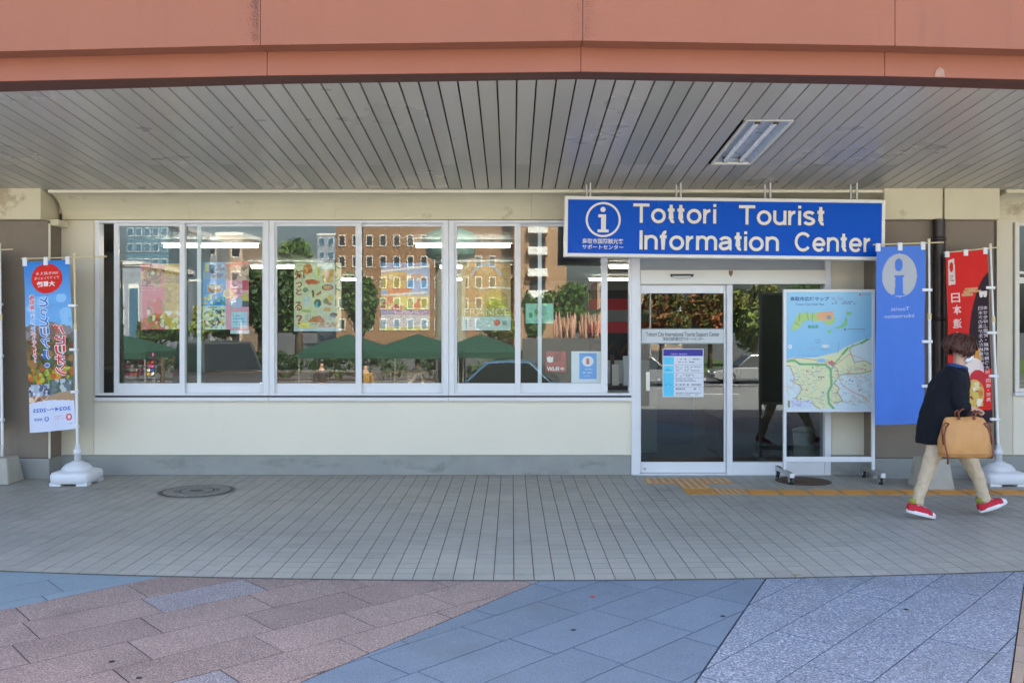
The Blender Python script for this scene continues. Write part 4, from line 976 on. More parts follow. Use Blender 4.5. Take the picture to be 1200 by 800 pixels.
# ================================================================== FLAGS
def bil(c, u, v):
    (a, b, d, e) = c       # TL TR BL BR
    t = (a[0]*(1-u)+b[0]*u, a[1]*(1-u)+b[1]*u); q = (d[0]*(1-u)+e[0]*u, d[1]*(1-u)+e[1]*u)
    return (t[0]*(1-v)+q[0]*v, t[1]*(1-v)+q[1]*v)
def flag(label, Y, corners, pole_top, pole_bot, bar, art, loops_v, base, wave=(.016, 7., 2.), group='advertising flags on poles'):
    cw = [(PX(u,Y), PZ(v,Y)) for u, v in corners]
    bx, _ = PX(pole_bot[0], Y), 0
    t = thing('banner_flag', label, 'flag', (bx, Y+.012, 0), group)
    def f(u, v, dy=0.):
        x, z = bil(cw, u, v)
        return (x, Y - .012 + wave[0]*math.sin(wave[1]*u + wave[2]*v)*(.35+.65*v) + .008*math.sin(11*v+3*u) + .004*math.sin(19*u-5*v)*v + dy, z)
    ba = art.mesh(lambda u, v: f(u, v), 'banner', M['cloth'], t)
    pt, pb = (PX(pole_top[0],Y), Y+.012, PZ(pole_top[1],Y)), (bx, Y+.012, PZ(pole_bot[1],Y))
    P0, P1 = Vector(pt), Vector(pb)
    j1 = P0.lerp(P1, .36)
    MB().cyl(P0, j1, .0105, 12).build('upper_pole', M['pole_yellow'] if label.startswith('blue') is False and 'sky' in label else M['pole'], t)
    MB().cyl(j1 + (P0-P1).normalized()*.04, P1, .0145, 12).build('pole', M['pole'], t)
    mb = MB().cyl(P0, P0 + (P0-P1).normalized()*.03, .015, 12); mb.cyl(j1+Vector((0,0,.06)), j1, .019, 12); mb.build('joint', M['pole_yellow'], t)
    MB().cyl((PX(bar[0],Y), Y, PZ(bar[1],Y)), (PX(bar[2],Y), Y, PZ(bar[3],Y)), .0065, 8).build('crossbar', M['pole_yellow'], t)
    for u in (.03, .48, .95):
        x, y, z = f(u, 0); zb_ = PZ(bar[1]+(bar[3]-bar[1])*((x-PX(bar[0],Y))/(PX(bar[2],Y)-PX(bar[0],Y))), Y)
        MB().box(x-.022, x+.022, Y-.0155, Y+.009, z-.045, zb_+.011).build('loop', M['white'], t, .002)
    for v in loops_v:
        x, y, z = f(1, v); s_ = (P0.z - z)/(P0.z-P1.z); px_ = P0.x + (P1.x-P0.x)*s_
        MB().box(x-.03, px_+.02, Y-.0165, Y+.03, z-.014, z+.014).build('loop', M['white'], t, .002)
    if base == 'tank':
        bz = .0
        n = 32
        def sq(hw, hd, z, e=6.):
            return [(bx + hw*abs(math.cos(a))**(2/e)*math.copysign(1, math.cos(a)), Y + hd*abs(math.sin(a))**(2/e)*math.copysign(1, math.sin(a)), z) for a in [2*math.pi*i/n for i in range(n)]]
        mb = MB().rings([sq(.19,.19,.018), sq(.205,.205,.03), sq(.208,.208,.10), sq(.195,.195,.128), sq(.165,.165,.138), sq(.15,.15,.14,2.2), sq(.14,.14,.165,2.2), sq(.11,.11,.20,2.), sq(.055,.055,.222,2.), sq(.05,.05,.228,2.)])
        for sx in (-1, 1):
            for sy in (-1, 1): mb.box(bx+sx*.08, bx+sx*.19, Y+sy*.08, Y+sy*.19, 0, .03)
        b_ = mb.build('water_base', M['white'], t, .0)
        MB().lathe([(.034,.215),(.034,.30),(.042,.302),(.042,.345),(.03,.35),(.022,.40)], (bx, Y+.012, 0), 20).build('socket', M['white'], b_)
    else:
        w0, w1, h_ = base
        mb = MB(); c = (bx, Y)
        def rc(w, z): return [(bx-w, Y-w, z), (bx+w, Y-w, z), (bx+w, Y+w, z), (bx-w, Y+w, z)]
        mb.rings([rc(w0,0), rc(w0*.98,.03), rc(w1,h_)], sm=False); b_ = mb.build('concrete_base', M['concrete'], t, .015)
        MB().cyl((bx, Y+.012, h_-.01), (bx, Y+.012, h_+.12), .024, 14).build('socket', M['steel'], b_)
    return t, ba, f
def ftext(par, f, items, y=-.003):
    """items: text, u-centre, v-centre, height (v), colour, bold, halo ; mirrored, as the backs of the flags face us"""
    for s_, uc, vc, w_, h_, col, bold, halo in items:
        if halo:
            m2 = MB(); put_text(m2, s_, uc+w_/2+.012, uc-w_/2-.012, vc+h_/2+.0035, vc-h_/2-.0035, lambda u, v: f(u, v, y+.001), bold+.07, cap=False); m2.build('lettering', ink(halo), par)
        m2 = MB(); put_text(m2, s_, uc+w_/2, uc-w_/2, vc+h_/2, vc-h_/2, lambda u, v: f(u, v, y), bold, cap=False); m2.build('lettering', ink(col), par)

# left flag: sky, red disc, autumn hills
a = Art(80, 260, '#3f8fdc'); a.g(0,.42,'#2f7fd4','#86bdf0'); a.blobs(0,.2,1,.4,14,['#7db8ee','#8fc4f2','#6fb0ea'],.06,.16,.25)
a.p([(0,.39),(.12,.36),(.24,.39),(.4,.37),(.55,.355),(.7,.37),(.9,.42),(1,.43),(1,.55),(0,.55)],'#8a7c72'); a.blobs(0,.38,1,.5,60,['#7c6a5a','#a08878','#6a6458','#8c8a90'],.03,.09,.35)
a.r(0,.47,1,.72,'#5c5a3a'); a.blobs(0,.46,1,.73,170,['#7a5c34','#4e5c34','#8c6a3a','#3c4a30','#a07844','#6a4c34','#58684a'],.03,.09,.3); a.blobs(0,.63,1,.72,60,['#b8c040','#d89030','#c86028','#88a038','#6a7a30'],.03,.07,.25)
a.r(0,.72,.5,.80,'#a8b4c4'); a.blobs(0,.72,.5,.8,40,['#5a6478','#d8dce4','#404858','#c0c8d4'],.02,.05,.3); a.r(.5,.7,1,.8,'#5a6a58'); a.blobs(.5,.7,1,.82,30,['#486048','#b8c4c8','#707c84'],.03,.06,.3)
a.p([(.4,.8),(.7,.775),(1,.77),(1,.9),(.3,.9)],'#b49474'); a.r(0,.79,.46,.845,'#c8a080'); a.blobs(0,.79,.46,.85,40,['#e8c8a8','#8a5a48','#f0d8c0','#a87860'],.03,.06,.3); a.p([(0,.85),(.2,.83),(.44,.84),(.5,.9),(0,.9)],'#e0582c'); a.blobs(0,.84,.5,.895,30,['#f07840','#c83c1c','#e86030'],.03,.06,.3)
q = .838 - .012*np.sin(a.u*3.2); a.put(a.v > q-.008, '#d9def2'); a.e(.49,.104,.345,.088,'#d8241c')
a.e(.87,.925,.065,.02,'#e04848'); a.e(.87,.924,.032,.011,'#e8e8f0'); a.ring(.42,.926,.05,.014,.4,'#3f78c8'); a.lines(.6,.91,.78,.935,3,'#e09aa4'); a.lines(.78,.962,.98,.968,1,'#9098b0')
a.ring(.49,.104,.345,.088,.03,'#c81c18')
t, ba, f = flag('sky blue travel flag with red disc and autumn landscape, left of the windows', 9.30, [(28,307),(82.5,304.5),(35,507),(88,502.5)], (86.3,300), (90.3,538), (24.5,303.2,125,300.5), a, (.27,.53,.78,.985), 'tank')
its = [('300を超える', .50, .072, .5, .018, '#f2c8c4', .01, None), ('アトラクションを', .49, .10, .56, .018, '#f2c8c4', .01, None), ('大冒険', .47, .135, .42, .032, '#f6e6e4', .03, None)]
for i, (ch, v) in enumerate(zip('とっとリアル', (.24, .302, .358, .42, .485, .55))): its.append((ch if ch != 'リ' else 'リ', .42, v, .20 if ch != 'っ' else .15, .055 if ch != 'っ' else .04, '#2f74cc', .03, '#dfe8f6'))
its.append(('・', .45, .612, .1, .022, '#2f74cc', .03, '#dfe8f6'))
for ch, v in zip('パビリオン', (.405, .47, .53, .585, .648)): its.append((ch, .73, v, .21, .056, '#d82a30', .03, '#f0e4ea'))
for ch, v in zip('鳥取県', (.21, .24, .27)): its.append((ch, .15, v, .11, .026, '#e05058', .02, '#f0e4ea'))
for ch, v in zip('はまるごと', (.30, .325, .35, .375, .40)): its.append((ch, .16, v, .09, .02, '#3f7cd0', .01, '#e4ecf8'))
for ch, v in zip('テーマパーク!', (.43, .455, .48, .505, .53, .555, .578)): its.append((ch, .17, v, .09 if ch not in 'ー!' else .03, .021, '#d84858', .01, '#f0e4ea'))
its += [('2024～2025', .51, .873, .82, .022, '#3a72c8', .02, None), ('鳥取県', .22, .926, .2, .016, '#6a8cc0', .01, None)]
ftext(ba, f, its)
# far left flag, mostly outside the picture
a = Art(40, 120, '#4a7cc8'); a.g(0,.5,'#7a8a98','#4a7cc8')
flag('white flag pole on a concrete block cut off by the left edge', 9.32, [(-62,300),(-2.5,296),(-58,500),(-.5,498)], (-1,288), (2,528), (-66,295,15,292), a, (.3,.6,.97), (.155,.115,.27))
# blue information flag
a = Art(80, 260, '#4d7bd4')
th_ = None
q = ((a.u-.47)/.345)**2 + ((a.v-.17)/np.where(a.v < .17, .128, .115))**2
a.put(q <= 1, '#b3b7bf'); a.e(.455,.105,.08,.036,'#4d7bd4'); a.p([(.37,.165),(.56,.165),(.56,.172),(.53,.178),(.535,.268),(.57,.27),(.57,.28),(.30,.28),(.30,.272),(.365,.268),(.39,.178),(.37,.172)],'#4d7bd4')
t, ba, f = flag('blue flag with grey egg-shaped information mark, on a concrete block', 9.04, [(1027,289.5),(1084,287.5),(1025,497.5),(1083,496)], (1089.3,283), (1091,536), (1023,286.7,1106,284), a, (.25,.54,.79), (.165,.125,.30), wave=(.018,6.5,2.5))
ftext(ba, f, [('Tourist', .475, .352, .37, .021, '#b4c2e4', .01, None), ('Information', .47, .392, .60, .021, '#b4c2e4', .01, None)])
# red heritage flag
a = Art(80, 260, '#d21f18')
a.put(((a.u-1.2)/.72)**2 + ((a.v-.55)/.44)**2 <= 1, '#2a1520'); a.put(((a.u-1.15)/.85)**2 + ((a.v-.80)/.115)**2 <= 1, '#d8231c'); a.put((a.v > .905) | ((a.v > .89) & (a.u < .75)), '#2c1722'); a.put(((a.u-.9)/.75)**2+((a.v-.885)/.04)**2 <= 1, '#d8231c')
a.p([(.05,.045),(.21,.035),(.22,.185),(.06,.19)],'#d8c8c0'); a.e(.135,.085,.05,.03,'#c02018'); a.lines(.09,.13,.19,.17,3,'#605058')
for x0_, x1_, y_ in ((.42,.72,.218),(.38,.8,.235),(.34,.6,.252),(.5,.66,.228),(.4,.52,.243)): a.r(x0_,y_-.006,x1_,y_+.006,'#c89a6a')
a.e(.62,.62,.16,.07,'#c89048'); a.e(.58,.69,.24,.07,'#e8d8d0'); a.e(.66,.74,.2,.05,'#c83038'); a.e(.55,.83,.26,.085,'#d8b060'); a.blobs(.36,.76,.78,.9,24,['#e8d0a0','#c88840','#a04830','#d8c060','#f0e8d0'],.03,.08,.35)
t, ba, f = flag('red and dark heritage flag with vertical white text behind the walking woman', 9.27, [(1108,296.5),(1156.5,292.5),(1113,497),(1163.5,495)], (1161.5,288.5), (1171,536), (1106,296.2,1173,289.5), a, (.22,.48,.73,.98), 'tank')
its = []
for ch, v in zip('日本遺産認定', (.265, .335, .415, .49, .565, .64)): its.append((ch, .22 if v > .3 else .2, v, .2, .055, '#e8c4be', .015, None))
its.append(('❝', .84, .265, .22, .035, '#e0d4d0', .02, None)) if False else its.append(('"', .85, .255, .2, .035, '#e0d4d0', .04, None))
for ch, v in zip('日本海の風が生んだ絶景と秘境', [.335+.0265*i for i in range(14)]): its.append((ch, .775, v, .115, .021, '#cfc2c6', .008, None))
for ch, v in zip('幸せを呼ぶ霊獣・麒麟が舞う大地', [.335+.0265*i for i in range(15)]): its.append((ch, .905, v, .11 if ch != '・' else .03, .021 if ch != '・' else .006, '#cfc2c6', .008, None))
for ch, v in zip('因幡・但馬', (.755, .785, .81, .835, .865)): its.append((ch, .915, v, .11 if ch != '・' else .03, .022 if ch != '・' else .006, '#ecc8c4', .008, None))
ftext(ba, f, its)

# ================================================================== PEOPLE
def skin(name, joints, edges, m, parent, lev=2, root=0):
    org = ORG.get(parent.name, Vector((0,0,0)))
    me = bpy.data.meshes.new(name); me.from_pydata([(j[0]-org.x, j[1]-org.y, j[2]-org.z) for j in joints], edges, [])
    o = link(name, me, parent, org)
    md = o.modifiers.new('skin', 'SKIN'); md.use_smooth_shade = True; md.branch_smoothing = .6
    lay = me.skin_vertices[0] if me.skin_vertices else None
    if lay is None:
        bpy.context.view_layer.update(); lay = me.skin_vertices[0]
    for i, j in enumerate(joints):
        r = j[3] if isinstance(j[3], tuple) else (j[3], j[3]); lay.data[i].radius = r; lay.data[i].use_root = (i == root)
    s_ = o.modifiers.new('sub', 'SUBSURF'); s_.levels = s_.render_levels = lev
    me.materials.append(m)
    return o

WX, WY = PX(1112, 7.6), 7.6
wp = thing('person', 'woman in dark jumper, beige trousers and red trainers walking past the flags', 'person', (WX, WY, 0))
def wl(lx, ly, lz): return (WX+lx, WY+ly, lz)
def wj(lx, ly, lz, r): return (*wl(lx, ly, lz), r)
YAW = R(2)
fd = Vector((math.cos(YAW), math.sin(YAW), -.38)).normalized()       # way she looks
fs_ = Vector((-math.sin(YAW), math.cos(YAW), 0)); fu_ = fs_.cross(fd) * -1
hc = Vector(wl(.112, .01, 1.415))
def hp(f_, s_, u_, r): p_ = hc + fd*f_ + fs_*s_ + fu_*u_; return (p_.x, p_.y, p_.z, r)
if fu_.z < 0: fu_ = -fu_
J = [wj(-.03,0,.74,(.11,.10)), wj(0,0,.92,(.115,.105)), wj(.04,0,1.10,(.13,.12)), wj(.075,0,1.235,.07), wj(.088,0,1.285,.05),
     hp(.015,0,-.075,.062), hp(.0,0,.0,.082), hp(-.01,0,.07,.07),
     hp(.09,0,-.035,.012), hp(.105,0,-.045,.009),
     hp(-.01,.085,-.02,.014), hp(-.01,-.085,-.02,.014),
     # rear (near) leg
     wj(-.12,-.075,.72,.07), wj(-.21,-.08,.42,.045), wj(-.311,-.075,.12,.033), wj(-.266,-.075,.06,.03), wj(-.186,-.075,.045,.025),
     # front (far) leg
     wj(.04,.075,.72,.07), wj(.245,.08,.42,.048), wj(.346,.08,.12,.033), wj(.396,.08,.08,.03), wj(.476,.08,.10,.025),
     # near arm
     wj(.0,-.15,1.17,.035), wj(-.03,-.215,.985,.034), wj(.055,-.25,.945,.024), wj(.09,-.262,.94,(.028,.016)),
     # far arm
     wj(.045,.15,1.17,.035), wj(.07,.215,.93,.034), wj(.20,.20,.82,.024), wj(.25,.19,.80,(.028,.016))]
E_ = [(0,1),(1,2),(2,3),(3,4),(4,5),(5,6),(6,7),(6,8),(8,9),(6,10),(6,11),(0,12),(12,13),(13,14),(14,15),(15,16),(0,17),(17,18),(18,19),(19,20),(20,21),
      (2,22),(22,23),(23,24),(24,25),(2,26),(26,27),(27,28),(28,29)]
for hi, sy in ((25, -1), (29, 1)):               # five fingers on each hand, curled
    hx, hy, hz = J[hi][0], J[hi][1], J[hi][2]
    for k_ in range(4):
        off = (k_-1.5)*.017; ln = (.9, 1., .95, .75)[k_]
        i0 = len(J)
        J += [(hx+.03, hy+off*.9, hz-.004, .0085), (hx+.055*ln+.008, hy+off, hz-.028, .008), (hx+.035, hy+off, hz-.05*ln, .007)]
        E_ += [(hi, i0), (i0, i0+1), (i0+1, i0+2)]
    i0 = len(J); J += [(hx-.005, hy-sy*.03, hz-.018, .010), (hx+.02, hy-sy*.036, hz-.038, .008)]; E_ += [(hi, i0), (i0, i0+1)]
skin('body', J, E_, M['skin'], wp)
for s_ in (-1, 1):
    p_ = hc + fd*.072 + fs_*(.032*s_) + fu_*.005
    MB().lathe([(.001,-.009),(.008,-.006),(.011,0),(.008,.006),(.001,.009)], p_, 12).build('eye', M['black'], wp)
# mask over nose and mouth
mb = MB(); rr = []
for i in range(9):
    a_ = R(-78 + 156*i/8); row = []
    for u_, e_ in ((-.088,.060),(-.068,.082),(-.04,.096),(-.012,.088)):
        p_ = hc + fd*(.012+(e_+.008)*math.cos(a_)) + fs_*((.082 if u_ > -.06 else .07)*math.sin(a_)) + fu_*u_; row.append(tuple(p_))
    rr.append(row)
n_ = 4; vs = [p for r_ in rr for p in r_]; mb.add(vs, [(i*n_+j, (i+1)*n_+j, (i+1)*n_+j+1, i*n_+j+1) for i in range(8) for j in range(3)], 0, True)
mk = mb.build('face_mask', M['mask'], wp); sm_ = mk.modifiers.new('solid', 'SOLIDIFY'); sm_.thickness = .003
mb = MB()
for s_ in (-1, 1): mb.tube([tuple(hc + fd*.03 + fs_*(.08*s_) + fu_*-.03), tuple(hc - fd*.02 + fs_*(.095*s_) + fu_*.0), tuple(hc + fd*.025 + fs_*(.078*s_) + fu_*-.07)], .0025, 6)
mb.build('mask_strap', M['mask'], wp)
# hair: cap plus locks
mb = MB(); nu, nv = 28, 18; vs = []; keep = []
for j in range(nv+1):
    ph = math.pi*j/nv
    for i in range(nu):
        a_ = 2*math.pi*i/nu; d_ = Vector((math.sin(ph)*math.cos(a_), math.sin(ph)*math.sin(a_), math.cos(ph)))
        k_ = 1 + .05*math.sin(7*a_+5*ph) + random.uniform(-.03, .03)
        back = max(0., -d_.x)
        p_ = hc + fd*(d_.x*(.104+.03*back)*k_ - .012) + fs_*(d_.y*.104*k_) + fu_*(d_.z*(.118 if d_.z > 0 else .09)*k_ + .022)
        vs.append(tuple(p_)); keep.append(not (d_.x > .38 and d_.z < .38) and d_.z > -.72 + .25*max(0., d_.x))
fs2 = []
for j in range(nv):
    for i in range(nu):
        q = (j*nu+i, (j+1)*nu+i, (j+1)*nu+(i+1)%nu, j*nu+(i+1)%nu)
        if all(keep[x] for x in q): fs2.append(q)
mb.add(vs, fs2, 0, True)
for _ in range(900):
    a_ = random.uniform(R(52), R(308)); top = random.uniform(R(4), R(88)); ln = random.uniform(R(28), R(70)); pth = []; pm_ = R(random.uniform(104, 143)); out = random.choice([.01, .03, .05, .10, .17])*random.random(); dr = random.uniform(-.09, .09); lift = random.uniform(.98, 1.06)
    for k_ in range(6):
        ph = min(pm_, top + ln*k_/5); d_ = Vector((math.sin(ph)*math.cos(a_), math.sin(ph)*math.sin(a_), math.cos(ph))); back = max(0., -d_.x)
        g_ = lift + out*(k_/4)**2
        pth.append(tuple(hc + fd*(d_.x*(.106+.03*back)*g_ - .012) + fs_*(d_.y*.106*g_) + fu_*(d_.z*.116*(g_ if d_.z > 0 else 1.) + .02)))
        a_ += dr + random.uniform(-.05, .05)
    tk = random.uniform(.7, 1.9); mb.tube(pth, [.002*tk, .0042*tk, .005*tk, .0042*tk, .003*tk, .0007], 4)
for _ in range(60):                                # fringe
    y_ = random.uniform(-.085, .085); pth = []
    for k_ in range(4):
        t_ = k_/3; pth.append(tuple(hc + fd*(.06+.045*t_ - y_*y_*3.2) + fs_*y_*(1+.08*t_) + fu_*(.118 - .075*t_ - random.uniform(0,.01))))
    mb.tube(pth, [.006, .007, .006, .0015], 4)
mb.build('hair', M['hair'], wp)
# jumper
def ringp(cx_, cy_, z, rx, ry, n=28, ph=0., tilt=0.):
    out = []
    for i in range(n):
        a_ = 2*math.pi*i/n; w = 1 + .025*math.sin(5*a_+ph)
        out.append(wl(cx_ + rx*w*math.cos(a_), cy_ + ry*w*math.sin(a_), z + tilt*math.cos(a_)))
    return out
tor = [(-.05,0,.632,.215,.215,0), (-.05,0,.66,.218,.218,.2), (-.045,0,.78,.205,.21,.6), (-.03,0,.92,.185,.2,1.1), (-.012,0,1.04,.165,.195,1.5), (.01,0,1.13,.148,.198,2), (.03,0,1.19,.122,.185,2.3), (.05,0,1.235,.098,.135,2.6), (.068,0,1.268,.078,.09,2.9), (.075,0,1.28,.068,.075,2.9)]
mb = MB().rings([ringp(*q[:5], ph=q[5], tilt=-.018*min(1,max(0,(q[2]-.9)*3))) for q in tor], cap=False)
jb = mb.build('jumper', M['knit_navy'], wp); ss = jb.modifiers.new('sub', 'SUBSURF'); ss.levels = ss.render_levels = 2; so_ = jb.modifiers.new('solid', 'SOLIDIFY'); so_.thickness = .008
skin('sleeve', [wj(.02,-.07,1.20,.085), wj(.01,-.13,1.175,.083), wj(.0,-.18,1.11,.076), wj(-.03,-.218,.985,.06), wj(.01,-.235,.955,.055), wj(.06,-.25,.944,.043)], [(0,1),(1,2),(2,3),(3,4),(4,5)], M['knit_navy'], jb)
skin('sleeve', [wj(.035,.12,1.185,.075), wj(.055,.18,1.12,.07), wj(.07,.218,.93,.056), wj(.20,.20,.825,.045)], [(0,1),(1,2),(2,3)], M['knit_navy'], jb)
MB().rings([ringp(.073,0,1.268,.082,.092,tilt=-.018), ringp(.077,0,1.288,.075,.082,tilt=-.018), ringp(.079,0,1.292,.066,.073,tilt=-.018)], cap=False).build('collar', M['collar'], jb)
# trousers
tr_ = skin('trousers', [wj(-.045,0,.76,(.11,.11)), wj(-.13,-.075,.68,.08), wj(-.172,-.08,.55,.072), wj(-.208,-.08,.43,.061), wj(-.25,-.08,.33,.053), wj(-.298,-.075,.165,.05), wj(-.312,-.075,.122,.052),
                  wj(.055,.075,.68,.082), wj(.165,.08,.55,.08), wj(.235,.08,.44,.069), wj(.285,.08,.34,.06), wj(.342,.08,.145,.05), wj(.352,.08,.108,.052)],
     [(0,1),(1,2),(2,3),(3,4),(4,5),(5,6),(0,7),(7,8),(8,9),(9,10),(10,11),(11,12)], M['chino'], wp, 4)
def wrinkle(o, size, strength, st=(1,1,1)):
    tx = bpy.data.textures.new('creases', 'CLOUDS'); tx.noise_scale = size; tx.noise_depth = 2
    d_ = o.modifiers.new('creases', 'DISPLACE'); d_.texture = tx; d_.texture_coords = 'LOCAL'; d_.strength = strength; d_.mid_level = .5
wrinkle(tr_, .06, .022); wrinkle(jb, .11, .028)
for c_ in jb.children:
    if c_.name.startswith('sleeve'): wrinkle(c_, .06, .03)
def shoe(hx, hy, hz, pitch):
    cp, sp_ = math.cos(pitch), math.sin(pitch)
    def q(x, y, z): return wl(hx + x*cp - z*sp_, hy + y, hz + x*sp_ + z*cp)
    def outline(z, s=1., dx=0.):
        o_ = []
        for i in range(24):
            t = 2*math.pi*i/24; x_ = .5 - .5*math.cos(t); side = math.sin(t)
            wd = .036 + .012*math.sin(math.pi*min(1, x_*1.15)) + (.004 if x_ > .5 else 0)
            o_.append(q(dx + (x_-.0)*.25*s + (1-s)*.12, wd*abs(side)**.55*math.copysign(1, side)*s, z))
        return o_
    sh = MB().rings([outline(0,.97), outline(.006,1.), outline(.026,1.), outline(.030,.97)]).build('shoe', M['shoe_sole'], wp)
    def sec(x, w, h0, h1):
        return [q(x, w*math.cos(a_), .024 + max(0., (h1)*math.sin(a_)**.8)) for a_ in [math.pi*i/10 for i in range(11)]]
    pr = [(.004,.028,0,.055), (.02,.036,0,.075), (.06,.039,0,.078), (.10,.042,0,.07), (.14,.045,0,.055), (.18,.046,0,.042), (.212,.043,0,.03)]
    rr = [sec(*p) for p in pr]; n_ = 11; mb = MB()
    mb.add([p for r_ in rr for p in r_], [(i*n_+j, i*n_+j+1, (i+1)*n_+j+1, (i+1)*n_+j) for i in range(len(rr)-1) for j in range(n_-1)], 0, True)
    mb.add(rr[0], [tuple(range(11))]); mb.build('upper', M['shoe_red'], sh)
    rr = [sec(x_, w_, 0, h_) for x_, w_, h_ in ((.205,.045,.032),(.22,.041,.028),(.236,.031,.02),(.247,.014,.010))]
    mb = MB().add([p for r_ in rr for p in r_], [(i*n_+j, i*n_+j+1, (i+1)*n_+j+1, (i+1)*n_+j) for i in range(3) for j in range(10)], 0, True); mb.build('toe_cap', M['shoe_sole'], sh)
    mb = MB()
    for i in range(5):
        x_ = .085 + .021*i; zz = .104 - .0095*i*1.15
        mb.tube([q(x_-.006, -.022, zz-.008), q(x_, 0, zz), q(x_+.01, .022, zz-.008)], .0035, 6); mb.tube([q(x_-.006, .022, zz-.008), q(x_, 0, zz+.002), q(x_+.01, -.022, zz-.008)], .0035, 6)
    mb.tube([q(.085,0,.105), q(.075,-.02,.125), q(.095,-.03,.135), q(.1,-.012,.112)], .0035, 6); mb.tube([q(.085,0,.105), q(.09,.01,.15), q(.108,.012,.155), q(.1,.006,.112)], .0035, 6)
    mb.build('laces', M['shoe_sole'], sh)
    MB().tube([q(.042,0,.085), q(.04,0,.125)], [.037, .035], 14).build('sock', M['sock'], sh)
shoe(-.398, -.075, .063, math.asin(-.235)); shoe(.304, .08, .022, math.asin(.36))
# handbag held at the near hand
bc = (PX(1130, WY-.265), WY-.265)
hb = thing('handbag', 'tan leather handbag with brown cords carried by the walking woman', 'handbag', (*bc, .55))
BZ, BS = .036, .925
def bring(z, hw, hd, e=3.2, sag=0.):
    z += BZ; hw *= BS
    o_ = []
    for i in range(36):
        a_ = 2*math.pi*i/36; c_, s_ = math.cos(a_), math.sin(a_)
        o_.append((bc[0] + hw*abs(c_)**(2/e)*math.copysign(1,c_), bc[1] + hd*abs(s_)**(2/e)*math.copysign(1,s_)*(1+.13*math.sin(9*a_)*max(0., min(1., (z-.60)*6))), z - sag*(1-abs(c_))))
    return o_
mb = MB().rings([bring(.513,.205,.055), bring(.517,.216,.078), bring(.545,.222,.088), bring(.60,.221,.088), bring(.68,.212,.078), bring(.745,.203,.060), bring(.80,.190,.040,2.8), bring(.835,.172,.024,2.6,.012), bring(.850,.160,.013,2.4,.020)])
bb = mb.build('bag_body', M['bag'], hb); ss = bb.modifiers.new('sub', 'SUBSURF'); ss.levels = ss.render_levels = 2; wrinkle(bb, .10, .022)
MB().rings([bring(.538,.2165,.0895), bring(.545,.2185,.0915), bring(.552,.2175,.0905)], cap=False).build('piping', mat('tan_leather_edge', (.42, .19, .055), .5), bb)
for s_, yy in ((-1, -.032), (1, .032)):
    mb = MB(); gx0, gx1 = bc[0]-.058, bc[0]+.058
    mb.tube([(gx0, bc[1]+yy, BZ+(.835)), (gx0-.004, bc[1]+yy*.9, BZ+(.88)), (gx0+.035, bc[1]+yy*.6+.01, BZ+(.905)), (bc[0]+.02, bc[1]+yy*.4+.02, BZ+(.912)), (gx1+.022, bc[1]+yy*.5+.015, BZ+(.905)), (gx1+.034, bc[1]+yy*.8, BZ+(.88)), (gx1, bc[1]+yy, BZ+(.835))], .0075, 8)
    mb.build('handle', M['bag_trim'], hb)
for gx in (-.062, .062): MB().cyl((bc[0]+gx, bc[1]-.046, BZ+(.832)), (bc[0]+gx, bc[1]-.03, BZ+(.832)), .009, 12).build('grommet', M['bag_trim'], bb)
for sx in (-1, 1):
    x_ = bc[0] + sx*.170
    mb = MB().tube([(x_-sx*.03, bc[1]-.03, BZ+(.79)), (x_, bc[1]-.045, BZ+(.76)), (x_+sx*.022, bc[1]-.06, BZ+(.70)), (x_+sx*.028, bc[1]-.085, BZ+(.62)), (x_+sx*.012, bc[1]-.092, BZ+(.54)), (x_+sx*.006, bc[1]-.088, BZ+(.47 if sx < 0 else .52))], [.006]*5+[.009], 8)
    mb.tube([(x_-sx*.03, bc[1]-.03, BZ+(.79)), (x_+sx*.008, bc[1]-.05, BZ+(.80)), (x_+sx*.03, bc[1]-.03, BZ+(.76)), (x_+sx*.026, bc[1]-.05, BZ+(.62))], .005, 8)
    mb.build('cord', M['bag_trim'], hb)

